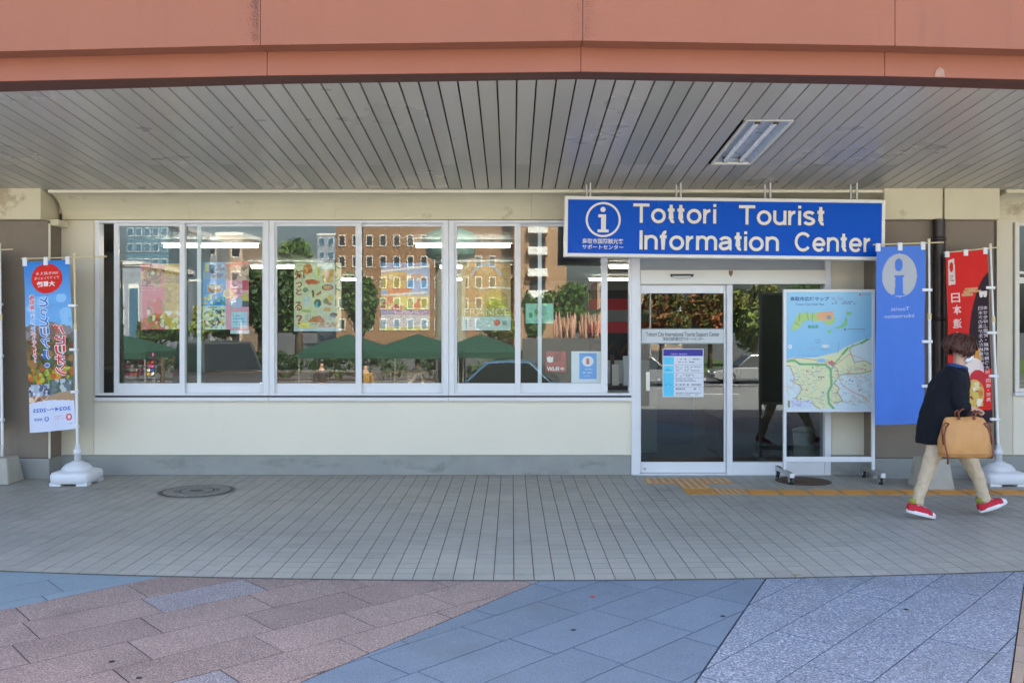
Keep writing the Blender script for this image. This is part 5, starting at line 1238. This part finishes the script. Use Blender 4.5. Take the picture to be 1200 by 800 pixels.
# ================================================================== INSIDE THE OFFICE
def shelf_things():
    x0 = PX(700, 11.6)
    t = thing('striped_backdrop', 'red and grey striped cloth backdrop seen through the gap beside the door', 'backdrop', (PX(728,11.6), 11.6, 0))
    ys = 11.6
    for i, (v0, v1, m_) in enumerate(((340,350,'black'),(350,363,'red'),(363,377,'room_ceil'),(377,390,'red'),(390,422,'black'))):
        MB().box(PX(690,ys), PX(770,ys), ys, ys+.03, PZ(v1,ys)+.001, PZ(v0,ys)).build('band', M[m_], t)
    for i in range(4):
        x_ = PX(700+18*i, ys); mb = MB()
        mb.prism([(x_-.1, ys-.004, PZ(412,ys)), (x_, ys-.004, PZ(400,ys)), (x_+.1, ys-.004, PZ(412,ys)), (x_+.1, ys-.004, PZ(417,ys)), (x_, ys-.004, PZ(405,ys)), (x_-.1, ys-.004, PZ(417,ys))], (0,.003,0)); mb.build('chevron', M['rust'], t)
    MB().box(PX(690,ys), PX(770,ys), ys+.001, ys+.029, 0, PZ(422,ys)).build('backing', M['offwhite'], t)
    yc = 10.7
    t = thing('window_counter', 'dark counter inside the gap beside the door with boxes on it', 'counter', (PX(728,yc), yc, 0))
    MB().box(PX(690,yc), PX(745,yc), yc-.3, yc+.3, PZ(451,yc)-.04, PZ(451,yc)).build('top', M['black'], t)
    for x_ in (PX(692,yc), PX(742,yc)): MB().box(x_-.02, x_+.02, yc-.28, yc+.28, 0, PZ(451,yc)-.041).build('leg', M['black'], t)
    yb_ = 10.6
    for u0, u1, v0, m_, lab in ((717.5,725.5,427,'offwhite','cream gift box standing on the dark counter'), (730.5,738,417,'paper_back','white brochure holder standing right of the cream box'), (716,720,416,'rust','thin brown box standing behind the cream box')):
        yy = yb_ + (.12 if m_ == 'rust' else 0); z0_ = PZ(451,yc)+.001
        o_ = MB().box(PX(u0,yy), PX(u1,yy), yy, yy+.06, z0_, PZ(v0,yy)).build('gift_box', M[m_], None, .003); tag(o_, lab, 'box')
shelf_things()
def counter(x0, x1, y0, y1, h_, m_, label, top='offwhite'):
    t = thing('reception_counter', label, 'counter', ((x0+x1)/2, (y0+y1)/2, 0))
    MB().box(x0, x1, y0, y1, 0, h_-.04).build('body', M[m_], t, .005); MB().box(x0-.03, x1+.03, y0-.03, y1+.03, h_-.039, h_).build('top', M[top], t, .005)
counter(2.6, 3.45, 11.2, 12.1, .5, 'rust', 'low red-brown counter inside behind the map board', 'rust')
counter(1.9, 2.55, 12.6, 13.2, .75, 'blue', 'blue counter inside behind the sliding door', 'blue')
counter(-4.6, -1.2, 13.5, 14.1, .95, 'wood', 'wooden service counter deep inside the office behind the left windows', 'wood')
counter(-5.4, -4.9, 11.0, 12.4, 1.1, 'room_wall', 'grey brochure cabinet inside the left end of the office', 'room_wall')
bx_ = PX(944, 10.45)
t = thing('waste_bin', 'white waste bin inside the glass below the map board', 'bin', (bx_, 10.5, 0))
MB().lathe([(.001,0),(.11,0),(.13,.40),(.125,.40),(.12,.38),(.001,.05)], (bx_,10.5,0), 20).build('bucket', M['offwhite'], t)
MB().lathe([(.136,.395),(.14,.42),(.05,.45),(.001,.452)], (bx_,10.5,0), 20).build('lid', M['offwhite'], t)

# ================================================================== ACROSS THE FORECOURT (seen mirrored in the glass)
YR = 2*(YW+.03)                                    # mirror: a point at depth Y shows at depth YR-Y
def RX(u, L): return (u-600)*L/F
def RZ(v, L): return H - (v-385)*L/F
def leafmat(n, c1, c2):
    m = mat(n, c1, .7, var=.25, scale=.9, isl=.35, speck=[(.55, .5, .12, c2)]); return m
LM = {'green': leafmat('leaf_green', (.045, .10, .015), (.09, .15, .02)), 'deep': leafmat('leaf_deep_green', (.02, .055, .01), (.045, .09, .015)),
      'autumn': leafmat('leaf_autumn', (.09, .085, .015), (.22, .055, .012)), 'yellow': leafmat('leaf_yellow_green', (.12, .16, .02), (.20, .19, .03)),
      'shrub': leafmat('leaf_shrub', (.06, .13, .015), (.12, .055, .03))}
BARK = mat('bark', (.09, .065, .045), .9, var=.2, scale=6, bump=.3, bscale=20)
def crown_mb(c, rx, ry, rz, n, size, lobes=9, seed=0):
    rd = random.Random(seed); mb = MB(); lb = []
    for i in range(lobes):
        a_, b_ = rd.uniform(0, 6.28), rd.uniform(-.7, .9); q = rd.uniform(.35, .72)
        lb.append((math.cos(a_)*q*math.sqrt(max(0,1-b_*b_*.6)), math.sin(a_)*q*math.sqrt(max(0,1-b_*b_*.6)), b_*.62, rd.uniform(.32, .5)))
    for _ in range(n):
        l_ = rd.choice(lb); d_ = Vector((rd.gauss(0,1), rd.gauss(0,1), rd.gauss(0,1))).normalized()*(l_[3]*rd.uniform(.6, 1.08))
        p_ = Vector((c[0] + (l_[0]+d_.x)*rx, c[1] + (l_[1]+d_.y)*ry, c[2] + (l_[2]+d_.z)*rz))
        s_ = size*rd.uniform(.6, 1.3); nn = Vector((rd.gauss(0,1), rd.gauss(0,1), rd.gauss(0.4,1))).normalized(); t1 = nn.orthogonal().normalized()*s_; t2 = nn.cross(t1)*.62
        mb.add([p_-t1, p_-t2*.9, p_+t1, p_+t2*.9], [(0,1,2,3)])
    return mb
def tree(loc, h_, rx, rz, m_, label, n=2600, size=.2, seed=1, ry=None, group='trees across the forecourt', name='tree'):
    t = thing(name, label, 'tree', loc, group); c = (loc[0], loc[1], loc[2]+h_-rz); rd = random.Random(seed)
    tr = MB(); r0 = .035*h_
    tr.tube([(loc[0], loc[1], loc[2]-.1), (loc[0]+.03, loc[1], loc[2]+.3*h_), (loc[0]-.05, loc[1]+.05, loc[2]+.6*h_), (loc[0], loc[1], loc[2]+.85*h_)], [r0, r0*.75, r0*.5, r0*.15], 8)
    for i in range(7):
        a_ = i*2.4; z0_ = loc[2]+h_*(.32+.06*i); tr.tube([(loc[0], loc[1], z0_), (loc[0]+math.cos(a_)*rx*.35, loc[1]+math.sin(a_)*rx*.35, z0_+h_*.1), (loc[0]+math.cos(a_)*rx*.7, loc[1]+math.sin(a_)*rx*.7, z0_+h_*.16)], [r0*.4, r0*.25, r0*.08], 6)
    tr.build('trunk', BARK, t)
    crown_mb(c, rx, ry or rx, rz, n, size, 11, seed).build('crown', LM[m_], t)
    return t
def rtree(uc, wpx, vtop, L, m_, label, vbot=None, **kw):
    gz = -1.25; x = RX(uc, L); h_ = RZ(vtop, L) - gz; rx = wpx/2*L/F
    rz = min(h_*.46, (RZ(vtop, L) - RZ(vbot, L))/2 if vbot else h_*.4)
    return tree((x, YR-L, gz), h_, rx, rz, m_, label, **kw)
rtree(350, 62, 272, 62, 'green', 'tall green tree mirrored beside the beige food poster', 400, seed=3, n=4200, size=.24)
rtree(305, 60, 296, 56, 'deep', 'dark evergreen tree mirrored right of the parked van', 402, seed=4, n=3600, size=.22)
rtree(262, 40, 350, 50, 'deep', 'small dark tree mirrored above the parked van', 402, seed=5, n=2200, size=.18)
rtree(420, 46, 316, 54, 'green', 'bushy green tree mirrored left of the yellow poster', 404, seed=6, n=2600, size=.2)
rtree(585, 46, 348, 56, 'yellow', 'yellow green tree mirrored below the FRANCE poster', 402, seed=7, n=2200, size=.2)
rtree(190, 64, 368, 40, 'green', 'broad low green tree mirrored in the leftmost window', 404, seed=8, n=2600, size=.14)
rtree(235, 24, 352, 44, 'yellow', 'slim yellow green tree mirrored between two posters', 402, seed=9, n=1500, size=.14)
rtree(775, 66, 336, 60, 'autumn', 'red and green autumn tree mirrored in the left of the door', 402, seed=10, n=4200, size=.22)
rtree(832, 66, 338, 62, 'autumn', 'red and green autumn tree mirrored in the right of the door', 402, seed=11, n=4200, size=.22)
rtree(885, 66, 318, 64, 'yellow', 'large yellow green tree mirrored in the glass beside the door', 420, seed=12, n=4600, size=.26)
rtree(945, 60, 322, 66, 'green', 'large green tree mirrored behind the map board', 420, seed=13, n=3600, size=.26)
rtree(1010, 70, 330, 62, 'green', 'green tree mirrored farthest to the right', 410, seed=14, n=3000, size=.26)
rtree(60, 70, 340, 62, 'deep', 'dark evergreen tree farthest to the left across the forecourt', 410, seed=15, n=2600, size=.26)
def bush(uc, wpx, vtop, vbot, L, m_, label, seed):
    x = RX(uc, L); zt_, zb_ = RZ(vtop, L), RZ(vbot, L); rx = wpx/2*L/F
    t = thing('bush', label, 'bush', (x, YR-L, -1.25), 'bushes behind the low wall')
    crown_mb((x, YR-L, (zt_+zb_)/2), rx, rx*.8, (zt_-zb_)/2*1.15, 2600, .085, 10, seed).build('foliage', LM[m_], t)
    MB().tube([(x, YR-L, -1.25), (x+.03, YR-L, (zt_+zb_)/2), (x, YR-L, zt_-.3)], [.07, .05, .02], 6).build('stem', BARK, t)
bush(664, 78, 330, 380, 33, 'shrub', 'round red-green bush mirrored above the pampas plumes', 21)
bush(625, 30, 345, 400, 36, 'green', 'green bush mirrored beside the mint notice', 22)
bush(690, 44, 362, 392, 31, 'green', 'light green bush mirrored above the information card', 23)
# pampas grass
for uc, nn, lab in ((662, 34, 'tuft of pink pampas plumes mirrored beside the mint notice'), (695, 38, 'tuft of pink pampas plumes mirrored nearest the door')):
    L = 30; t = thing('pampas_grass', lab, 'plant', (RX(uc,L), YR-L, -1.2), 'pampas tufts by the low wall')
    m1, m2 = MB(), MB()
    for i in range(nn):
        x = RX(uc + random.uniform(-13, 13), L); y = YR-L+random.uniform(-.4,.4); zt_ = RZ(random.uniform(364, 378), L); l_ = random.uniform(-.12,.12)
        m1.tube([(x, y, -1.2), (x+l_*.4, y, zt_-.6)], .012, 5); m2.tube([(x+l_*.4, y, zt_-.75), (x+l_*.6, y, zt_-.5), (x+l_*.8, y, zt_-.25), (x+l_, y, zt_)], [.02, .05, .04, .008], 6)
    m1.build('stalk', mat('straw', (.22,.19,.07), .8), t); m2.build('plume', mat('pampas_plume', (.42,.24,.17), .95, var=.2, scale=8, bump=.5, bscale=40), t)
MB().box(RX(612,29.3), RX(760,29.3), YR-29.3, YR-29.1, -1.3, RZ(396,29.3)).build('low_wall', M['asphalt'], None, .01)  # asphalt-coloured face stands in for the shadowed road below the fence line
tag(bpy.data.objects['low_wall'], 'low wall, also standing in for shaded road, in front of the pampas plumes', 'wall')

L = 50
t = thing('hedge', 'long hedge added to darken the space behind the market tents', 'hedge', (RX(380,L), YR-L, -1.3))  # added to fill the dark area seen under the tents
for k_ in range(9):
    crown_mb((RX(120+65*k_,L), YR-L, -.35), 2.0, .9, 1.05, 700, .13, 9, 60+k_).build('foliage', LM['deep'], t)
# brown hotel with rows of white windows
HW = mat('brown_brick_facade', (.21, .12, .062), .8, var=.06, scale=.5, bump=.1, bscale=3)
HW2 = mat('tan_brick_facade', (.30, .19, .11), .8, var=.06, scale=.5)
L = 130; y0 = YR-L
ht = thing('hotel_building', 'brown hotel with rows of small white framed windows mirrored in the glass', 'building', (RX(500,L), y0, -1.3))
MB().box(RX(394,L), RX(602,L), y0-14, y0, -1.3, RZ(222,L)).build('wall', HW, ht)
MB().box(RX(602,L), RX(662,L), y0-14, y0+4, -1.3, RZ(215,L)).build('wing', HW2, ht)
MB().box(RX(393,L), RX(663,L), y0-14.2, y0+.3, RZ(222,L), RZ(216,L)).build('parapet', M['offwhite'], ht)
wm = None; kx = L/F
mbw = MB().box(-.55, .55, 0, .12, -.8, .8); mbp = MB().box(-.38, .38, .121, .135, -.6, .6)
for r_ in range(6):
    for c_ in range(13):
        u = 401 + 16.0*c_; v = 282 + 24.5*r_ - 49 + 24.5*0
        if u > 598: continue
        x, z = RX(u, L), RZ(282 + 24.5*(r_-1), L)
        if wm is None:
            wm = MB().box(x-.5, x+.5, y0, y0+.12, z-.85, z+.85); wo = wm.build('window', mat('hotel_window_frame', (.5,.48,.44), .6), ht); ORG[wo.name] = ORG[ht.name]
            po = MB().box(x-.37, x+.37, y0+.1201, y0+.132, z-.68, z+.68).build('window_pane', M['black'], wo); base_xz = (x, z)
        else:
            w2 = wo.copy(); COL.objects.link(w2); w2.location = (x-base_xz[0], 0, z-base_xz[1]); p2 = po.copy(); COL.objects.link(p2); p2.parent = w2
for r_ in range(5):
    z = RZ(300+24.5*(r_-1), L)
    bl = MB().box(RX(618,L), RX(640,L), y0+4, y0+5.2, z-.2, z+.9).build('balcony', M['offwhite'], ht)
    MB().box(RX(620,L), RX(638,L), y0+4.0, y0+4.05, z+.92, z+2.3).build('balcony_door', M['black'], bl)
# other buildings
def block_b(u0, u1, vtop, L, m_, label, cols, rows, pane=M['black'], name='office_building', dep=10):
    y0 = YR-L; t = thing(name, label, 'building', (RX((u0+u1)/2,L), y0, -1.3)); zt_ = RZ(vtop,L)
    MB().box(RX(u0,L), RX(u1,L), y0-dep, y0, -1.3, zt_).build('wall', m_, t)
    MB().box(RX(u0,L)-.1, RX(u1,L)+.1, y0-dep-.1, y0+.1, zt_, zt_+.35).build('parapet', M['offwhite'], t)
    fx = (RX(u1,L)-RX(u0,L))/cols; fz = (zt_+1.3)/rows
    for i in range(cols):
        for j in range(rows):
            x = RX(u0,L)+fx*(i+.5); z = -1.3+fz*(j+.55)
            w_ = MB().box(x-fx*.34, x+fx*.34, y0, y0+.08, z-fz*.28, z+fz*.28).build('window', M['offwhite'], t)
            MB().box(x-fx*.3, x+fx*.3, y0+.0801, y0+.09, z-fz*.24, z+fz*.24).build('window_pane', pane, w_)
WB = mat('white_render', (.24,.28,.33), .7, var=.04, scale=.6); TB = mat('tan_render', (.34,.24,.17), .8, var=.05, scale=.6); GB = mat('grey_render', (.25,.26,.27), .8, var=.05, scale=.6)
SKYG = mat('blue_curtain_glass', (.06,.14,.22), .1, spec=.8)
block_b(96, 166, 312, 62, WB, 'pale grey block with tall windows mirrored in the leftmost window', 4, 1, SKYG)
block_b(148, 198, 264, 74, mat('blue_glass_facade', (.10,.19,.25), .15, spec=.8), 'blue glass tower mirrored behind the red and ochre poster', 5, 9, SKYG)
block_b(222, 254, 282, 88, GB, 'grey office block mirrored left of the tan one', 3, 6)
block_b(254, 284, 276, 92, TB, 'tan block mirrored above the blue and pink poster', 2, 4)
block_b(372, 393, 276, 150, WB, 'slim white block mirrored left of the hotel', 2, 8, SKYG)
block_b(-80, 60, 300, 90, GB, 'long grey block left of the white office', 7, 5)
block_b(700, 800, 330, 120, TB, 'low tan block beyond the autumn trees', 6, 4)
block_b(960, 1120, 318, 130, GB, 'grey block beyond the trees on the right', 8, 5)
# round column with a green drum top
L = 34; x, y = RX(528,L), YR-L
t = thing('clock_column', 'round stone column with a wide green drum top mirrored between two windows', 'column', (x, y, -1.25))
MB().lathe([(.66,0),(.66,.3),(.57,.35),(.57,RZ(308,L)+1.25)], (x,y,-1.25), 24).build('shaft', mat('olive_stone', (.20,.19,.14), .8, var=.15, scale=3), t)
MB().lathe([(.5,0),(.86,.15),(.92,.25),(.92,1.0),(.8,1.1),(.2,1.3),(.001,1.31)], (x,y,RZ(306,L)), 24).build('drum', mat('verdigris', (.14,.24,.20), .6, var=.12, scale=3), t)
# street lamps
L = 46
for u, lab in ((762, 'grey street lamp mirrored in the door glass'), (208, 'grey street lamp mirrored beside the left sash')):
    x, y = RX(u,L), YR-L; t = thing('street_lamp', lab, 'street lamp', (x, y, -1.3), 'street lamps across the forecourt')
    MB().cyl((x,y,-1.3), (x,y,3.6), .07, 10, .05).build('post', M['steel'], t); MB().tube([(x,y,3.55),(x+.1,y,3.9),(x+.8,y,4.05)], .04, 8).build('arm', M['steel'], t); MB().box(x+.6, x+1.2, y-.1, y+.1, 4.02, 4.12).build('head', M['offwhite'], t, .02)

# market tents
TG = mat('green_tent_cloth', (.008, .052, .033), .8, var=.08, scale=2)
def tent(x, y, gz, label, ev, pk):
    t = thing('market_tent', label, 'tent', (x, y, gz), 'green market tents across the forecourt'); w = 1.5; ze = ev; zt_ = pk
    mb = MB(); n = 6; ring0 = []
    def cpt(a, b): s_ = max(abs(a), abs(b)); return (x+a*w, y+b*w, ze + (zt_-ze)*(1-s_)**.85 - .05*(s_ > .9)*0)
    for i in range(n*2):
        for j in range(n*2):
            q = [(i/n-1, j/n-1), ((i+1)/n-1, j/n-1), ((i+1)/n-1, (j+1)/n-1), (i/n-1, (j+1)/n-1)]; mb.add([cpt(*p) for p in q], [(0,1,2,3)], 0, True)
    for (ax, ay, bx2, by2) in ((-1,-1,1,-1),(1,-1,1,1),(1,1,-1,1),(-1,1,-1,-1)):
        mb.add([(x+ax*w, y+ay*w, ze), (x+bx2*w, y+by2*w, ze), (x+bx2*w, y+by2*w, ze-.22), (x+ax*w, y+ay*w, ze-.22)], [(0,1,2,3)])
    mb.build('canopy', TG, t)
    for sx in (-1,1):
        for sy in (-1,1): MB().box(x+sx*1.46-.02, x+sx*1.46+.02, y+sy*1.46-.02, y+sy*1.46+.02, gz, ze-.02).build('leg', M['steel'], t)
for u, L, lab in ((140, 30, 'green market tent mirrored in the leftmost window'), (409, 32.5, 'green market tent mirrored below the right edge of the food poster'), (490, 30.5, 'green market tent mirrored below the yellow poster'), (563, 33, 'green market tent mirrored below the FRANCE poster')):
    tent(RX(u,L), YR-L, -1.22, lab, RZ(411,L), RZ(391,L))
L = 29
t = thing('goods_rack', 'rack of small colourful goods under the leftmost tent', 'rack', (RX(160,L), YR-L, -1.2))
x0, x1, z0, z1 = RX(138,L), RX(181,L), RZ(440,L), RZ(413,L)
MB().box(x0, x1, YR-L-.06, YR-L-.03, z0, z1).build('board', M['black'], t)
for i in range(9):
    for j in range(6):
        m_ = ink(random.choice(['#b04038','#3858a0','#d8d8d0','#c08838','#487048','#303040','#a0a8b0','#c85890'])); x = x0+(x1-x0)*(i+.5)/9; z = z0+(z1-z0)*(j+.5)/6
        MB().box(x-.05, x+.05, YR-L-.03, YR-L-.005, z-.045, z+.045).build('trinket', m_, t)
for x in (x0+.03, x1-.03): MB().box(x-.02, x+.02, YR-L-.1, YR-L-.061, -1.2, z1).build('leg', M['steel'], t)
def table(u, L, label):
    x, y = RX(u,L), YR-L; t = thing('stall_table', label, 'table', (x,y,-1.2), 'stall tables under the tents')
    MB().box(x-.9, x+.9, y-.35, y+.35, -.50, -.46).build('top', M['offwhite'], t)
    for sx in (-1,1):
        for sy in (-1,1): MB().cyl((x+sx*.82, y+sy*.3, -1.21), (x+sx*.82, y+sy*.3, -.5), .018, 8).build('leg', M['steel'], t)
table(160, 28.6, 'white stall table before the rack of goods'); table(480, 29.4, 'white stall table under the tent mirrored below the yellow poster')

def bystander(u, L, gz, top, legs, label, lean=0., turn=1):
    x, y = RX(u,L), YR-L; t = thing('person', label, 'person', (x, y, gz), 'people at the stalls')
    def j(a, b, c, r): return (x+a, y+b, gz+c, r)
    J = [j(0,0,.92,(.10,.08)), j(lean*.4,0,1.15,(.10,.08)), j(lean*.8,0,1.38,(.10,.07)), j(lean,0,1.48,.055), j(lean*1.1,0,1.56,.075), j(lean*1.15,0,1.66,.085),
         j(-.10,0,.85,.09), j(-.11,.02,.48,.06), j(-.11,0,.08,.042), j(-.11,.12,.04,.035), j(.10,0,.85,.09), j(.11,-.02,.48,.06), j(.11,0,.08,.042), j(.11,.12,.04,.035),
         j(lean*.8-.19,0,1.36,.04), j(lean-.24,.03,1.10,.042), j(lean-.20,.16,.92,.032), j(lean*.8+.19,0,1.36,.04), j(lean+.24,.03,1.10,.042), j(lean+.2,.16,.92,.032)]
    E2 = [(0,1),(1,2),(2,3),(3,4),(4,5),(0,6),(6,7),(7,8),(8,9),(0,10),(10,11),(11,12),(12,13),(2,14),(14,15),(15,16),(2,17),(17,18),(18,19)]
    for h_ in (16, 19):
        for k_ in range(5):
            i0 = len(J); J.append((J[h_][0]+(k_-2)*.016, J[h_][1]+.04, J[h_][2]-.07+.012*abs(k_-2), .009)); E2.append((h_, i0))
    skin('body', J, E2, M['skin'], t, 1)
    skin('coat', [(*J[0][:3], (.175,.135)), (*J[1][:3], (.165,.125)), (*J[2][:3], (.18,.12)), (*J[14][:3], .072), (*J[15][:3], .058), (*J[16][:3], .045), (*J[17][:3], .072), (*J[18][:3], .058), (*J[19][:3], .045), (J[3][0], J[3][1], J[3][2]-.015, (.075,.065))], [(0,1),(1,2),(2,3),(3,4),(4,5),(2,6),(6,7),(7,8),(2,9)], top, t, 1)
    skin('trousers', [(*J[0][:3], (.17,.13)), (*J[6][:3], .105), (*J[7][:3], .078), (*J[8][:3], .06), (*J[10][:3], .105), (*J[11][:3], .078), (*J[12][:3], .06)], [(0,1),(1,2),(2,3),(0,4),(4,5),(5,6)], legs, t, 1)
    MB().lathe([(.001,-.02),(.095,-.03),(.105,.03),(.09,.09),(.04,.125),(.001,.13)], (J[5][0], J[5][1]-.018, J[5][2]), 16).build('hair', M['black'], t)
CW = mat('white_coat', (.7,.68,.64), .85); CO = mat('mustard_coat', (.25,.15,.04), .85); CD = mat('dark_coat', (.03,.03,.035), .85)
bystander(480, 29.9, -1.2, CW, CD, 'person in a white top leaning over the stall mirrored below the yellow poster', .22)
bystander(428, 28.5, -1.2, CO, CD, 'person in a mustard coat mirrored left of the stall table')
bystander(377, 30.5, -1.2, CD, CD, 'person in dark clothes mirrored below the beige food poster')
bystander(598, 31.0, -1.2, CD, CD, 'person in dark clothes mirrored beside the blue car')

# vehicles
def car(loc, rz, Ln, Wd, Ht, kind, paint, label):
    t = thing('parked_car', label, 'car' if kind != 'van' else 'van', loc, 'vehicles across the forecourt'); ORG[t.name] = Vector((0,0,0))
    h = Ln/2; gc = .22; belt = Ht*.56
    if kind == 'van':
        low = [(-h,.35),(-h,belt),(h*.62,belt),(h*.93,belt-.22),(h,belt-.38),(h,.3)]; up = [(-h+.02,belt),(-h+.1,Ht-.04),(-h+.4,Ht),(h*.28,Ht-.02),(h*.60,belt)]
    else:
        low = [(-h,.4),(-h+.04,belt-.05),(-h*.72,belt),(h*.42,belt),(h*.92,belt-.16),(h,belt-.32),(h,.32)]; up = [(-h*.86,belt),(-h*.55,Ht-.04),(-h*.2,Ht),(h*.1,Ht-.02),(h*.44,belt)]
    w = Wd/2; tp = .83
    mb = MB(); bot = [(h-.25,gc),(-h+.25,gc)]
    lw = low + bot; mb.prism([(x_, -w, z_) for x_, z_ in lw], (0, Wd, 0))
    n_ = len(up); ya = lambda z_: w*(.97 - (.97-tp)*(z_-belt)/(Ht-belt))
    A0 = [(x_, -ya(z_), z_) for x_, z_ in up]; A1 = [(x_, ya(z_), z_) for x_, z_ in up]
    mb.add(A0+A1, [tuple(range(n_)), tuple(range(n_, 2*n_))[::-1]] + [(i, i+n_, (i+1)%n_+n_, (i+1)%n_) for i in range(n_)])
    bd_ = mb.build('body', paint, t, .05, seg=3)
    gl = M['car_glass']
    for s_ in (-1, 1):
        q = [(x_*.93+(.0), s_*(ya(z_)+.012), belt+(z_-belt)*.86+.03) for x_, z_ in up]
        MB().prism(q, (0, -s_*.02, 0)).build('side_window', gl, t)
    (xa, za), (xb, zb_) = up[-1], up[-2]
    MB().prism([(xa+.01-.03, -ya(za)*.9, za+.05), (xa+.01-.03, ya(za)*.9, za+.05), (xb+.04, ya(zb_)*.88, zb_-.06), (xb+.04, -ya(zb_)*.88, zb_-.06)], (.015, 0, .01)).build('windshield', gl, t)
    (xa, za), (xb, zb_) = up[0], up[1]
    MB().prism([(xa-.005, -ya(za)*.85, za+.08), (xa-.005, ya(za)*.85, za+.08), (xb-.03, ya(zb_)*.85, zb_-.05), (xb-.03, -ya(zb_)*.85, zb_-.05)], (-.015, 0, .01)).build('rear_window', gl, t)
    for sx in (-.62, .62):
        for s_ in (-1, 1):
            wh = MB().cyl((sx*h, s_*(w-.19), .31), (sx*h, s_*(w+.012), .31), .31, 22).build('wheel', M['rubber'], t, .02)
            MB().cyl((sx*h, s_*(w+.008), .31), (sx*h, s_*(w+.022), .31), .2, 18).build('rim', M['steel'], wh)
    for s_ in (-1, 1):
        MB().box(h-.09, h+.012, s_*(w-.42), s_*(w-.08), belt-.36, belt-.22).build('headlight', M['lamp_off'], t, .02); MB().box(-h-.012, -h+.05, s_*(w-.3), s_*(w-.06), belt-.3, belt-.08).build('tail_light', M['red'], t, .015)
    MB().box(h-.02, h+.02, -.26, .26, .42, .53).build('number_plate', M['offwhite'], t)
    t.rotation_euler = (0, 0, rz)
    return t
M['car_glass'] = mat('dark_car_glass', (.015,.02,.022), .08, spec=.8)
PD = mat('dark_grey_paint', (.05,.055,.06), .25, coat=.6, var=.01); PB = mat('blue_paint', (.06,.14,.24), .25, coat=.6, var=.01); PSl = mat('silver_paint', (.26,.27,.28), .3, metal=.3, coat=.5, var=.01)
L = 25.5; car((RX(258,L), YR-L, -.70), R(58), 4.6, 1.72, 1.95, 'van', PD, 'dark grey van mirrored in the lower part of the second window')
L = 27.0; car((RX(618,L), YR-L, -.86), R(12), 4.1, 1.68, 1.52, 'car', PB, 'blue hatchback mirrored below the mint notice')
L = 46; car((RX(760,L), YR-L, -1.3), R(10), 4.2, 1.7, 1.5, 'car', PSl, 'silver car mirrored at the left edge of the door glass')
L = 48; car((RX(880,L), YR-L, -1.3), R(178), 4.4, 1.7, 1.55, 'car', PSl, 'silver car mirrored in the pane right of the door')

# small things on the ground
def bit(u, v, pts, m_, label, name, cat):
    x, y = G(u, v); z = .0012 if v < 677 else -.0068
    o = MB().prism([(x+a*.01, y+b*.01, z+random.uniform(0,.001)) for a, b in pts], (0,0,.0012)).build(name, m_, None); tag(o, label, cat)
LF = mat('dead_leaf', (.30,.20,.07), .8)
bit(654, 565, [(-3,0),(-1,1.6),(2,1.2),(4,0),(2,-1.4),(-1,-1.2)], LF, 'small dead leaf lying near the wall left of the door', 'fallen_leaf', 'leaf')
bit(932, 673.5, [(-3,0),(-1,1.2),(2,1),(4,0),(1,-1)], LF, 'small dead leaf at the edge between tiles and granite', 'fallen_leaf', 'leaf')
bit(694, 697, [(-1.6,-.8),(-1.2,.9),(.4,1.4),(1.8,.7),(1.6,-.9),(.2,-1.3)], ink('#d83830'), 'small red sticker stuck on the blue-grey granite', 'sticker', 'sticker')
for u, v, lab in ((672, 736, 'dark chewing gum spot in the middle of the blue-grey granite'), (131, 773, 'dark chewing gum spot on a lilac slab at left'), (163, 792, 'dark chewing gum spot near the lower left corner'), (1062, 712, 'dark chewing gum spot on the pale granite at right'), (847, 720, 'dark chewing gum spot near the edge of the blue-grey granite')):
    bit(u, v, [(math.cos(a_)*1.5, math.sin(a_)*1.3) for a_ in [2*math.pi*i/10 for i in range(10)]], M['black'], lab, 'gum_spot', 'spot')
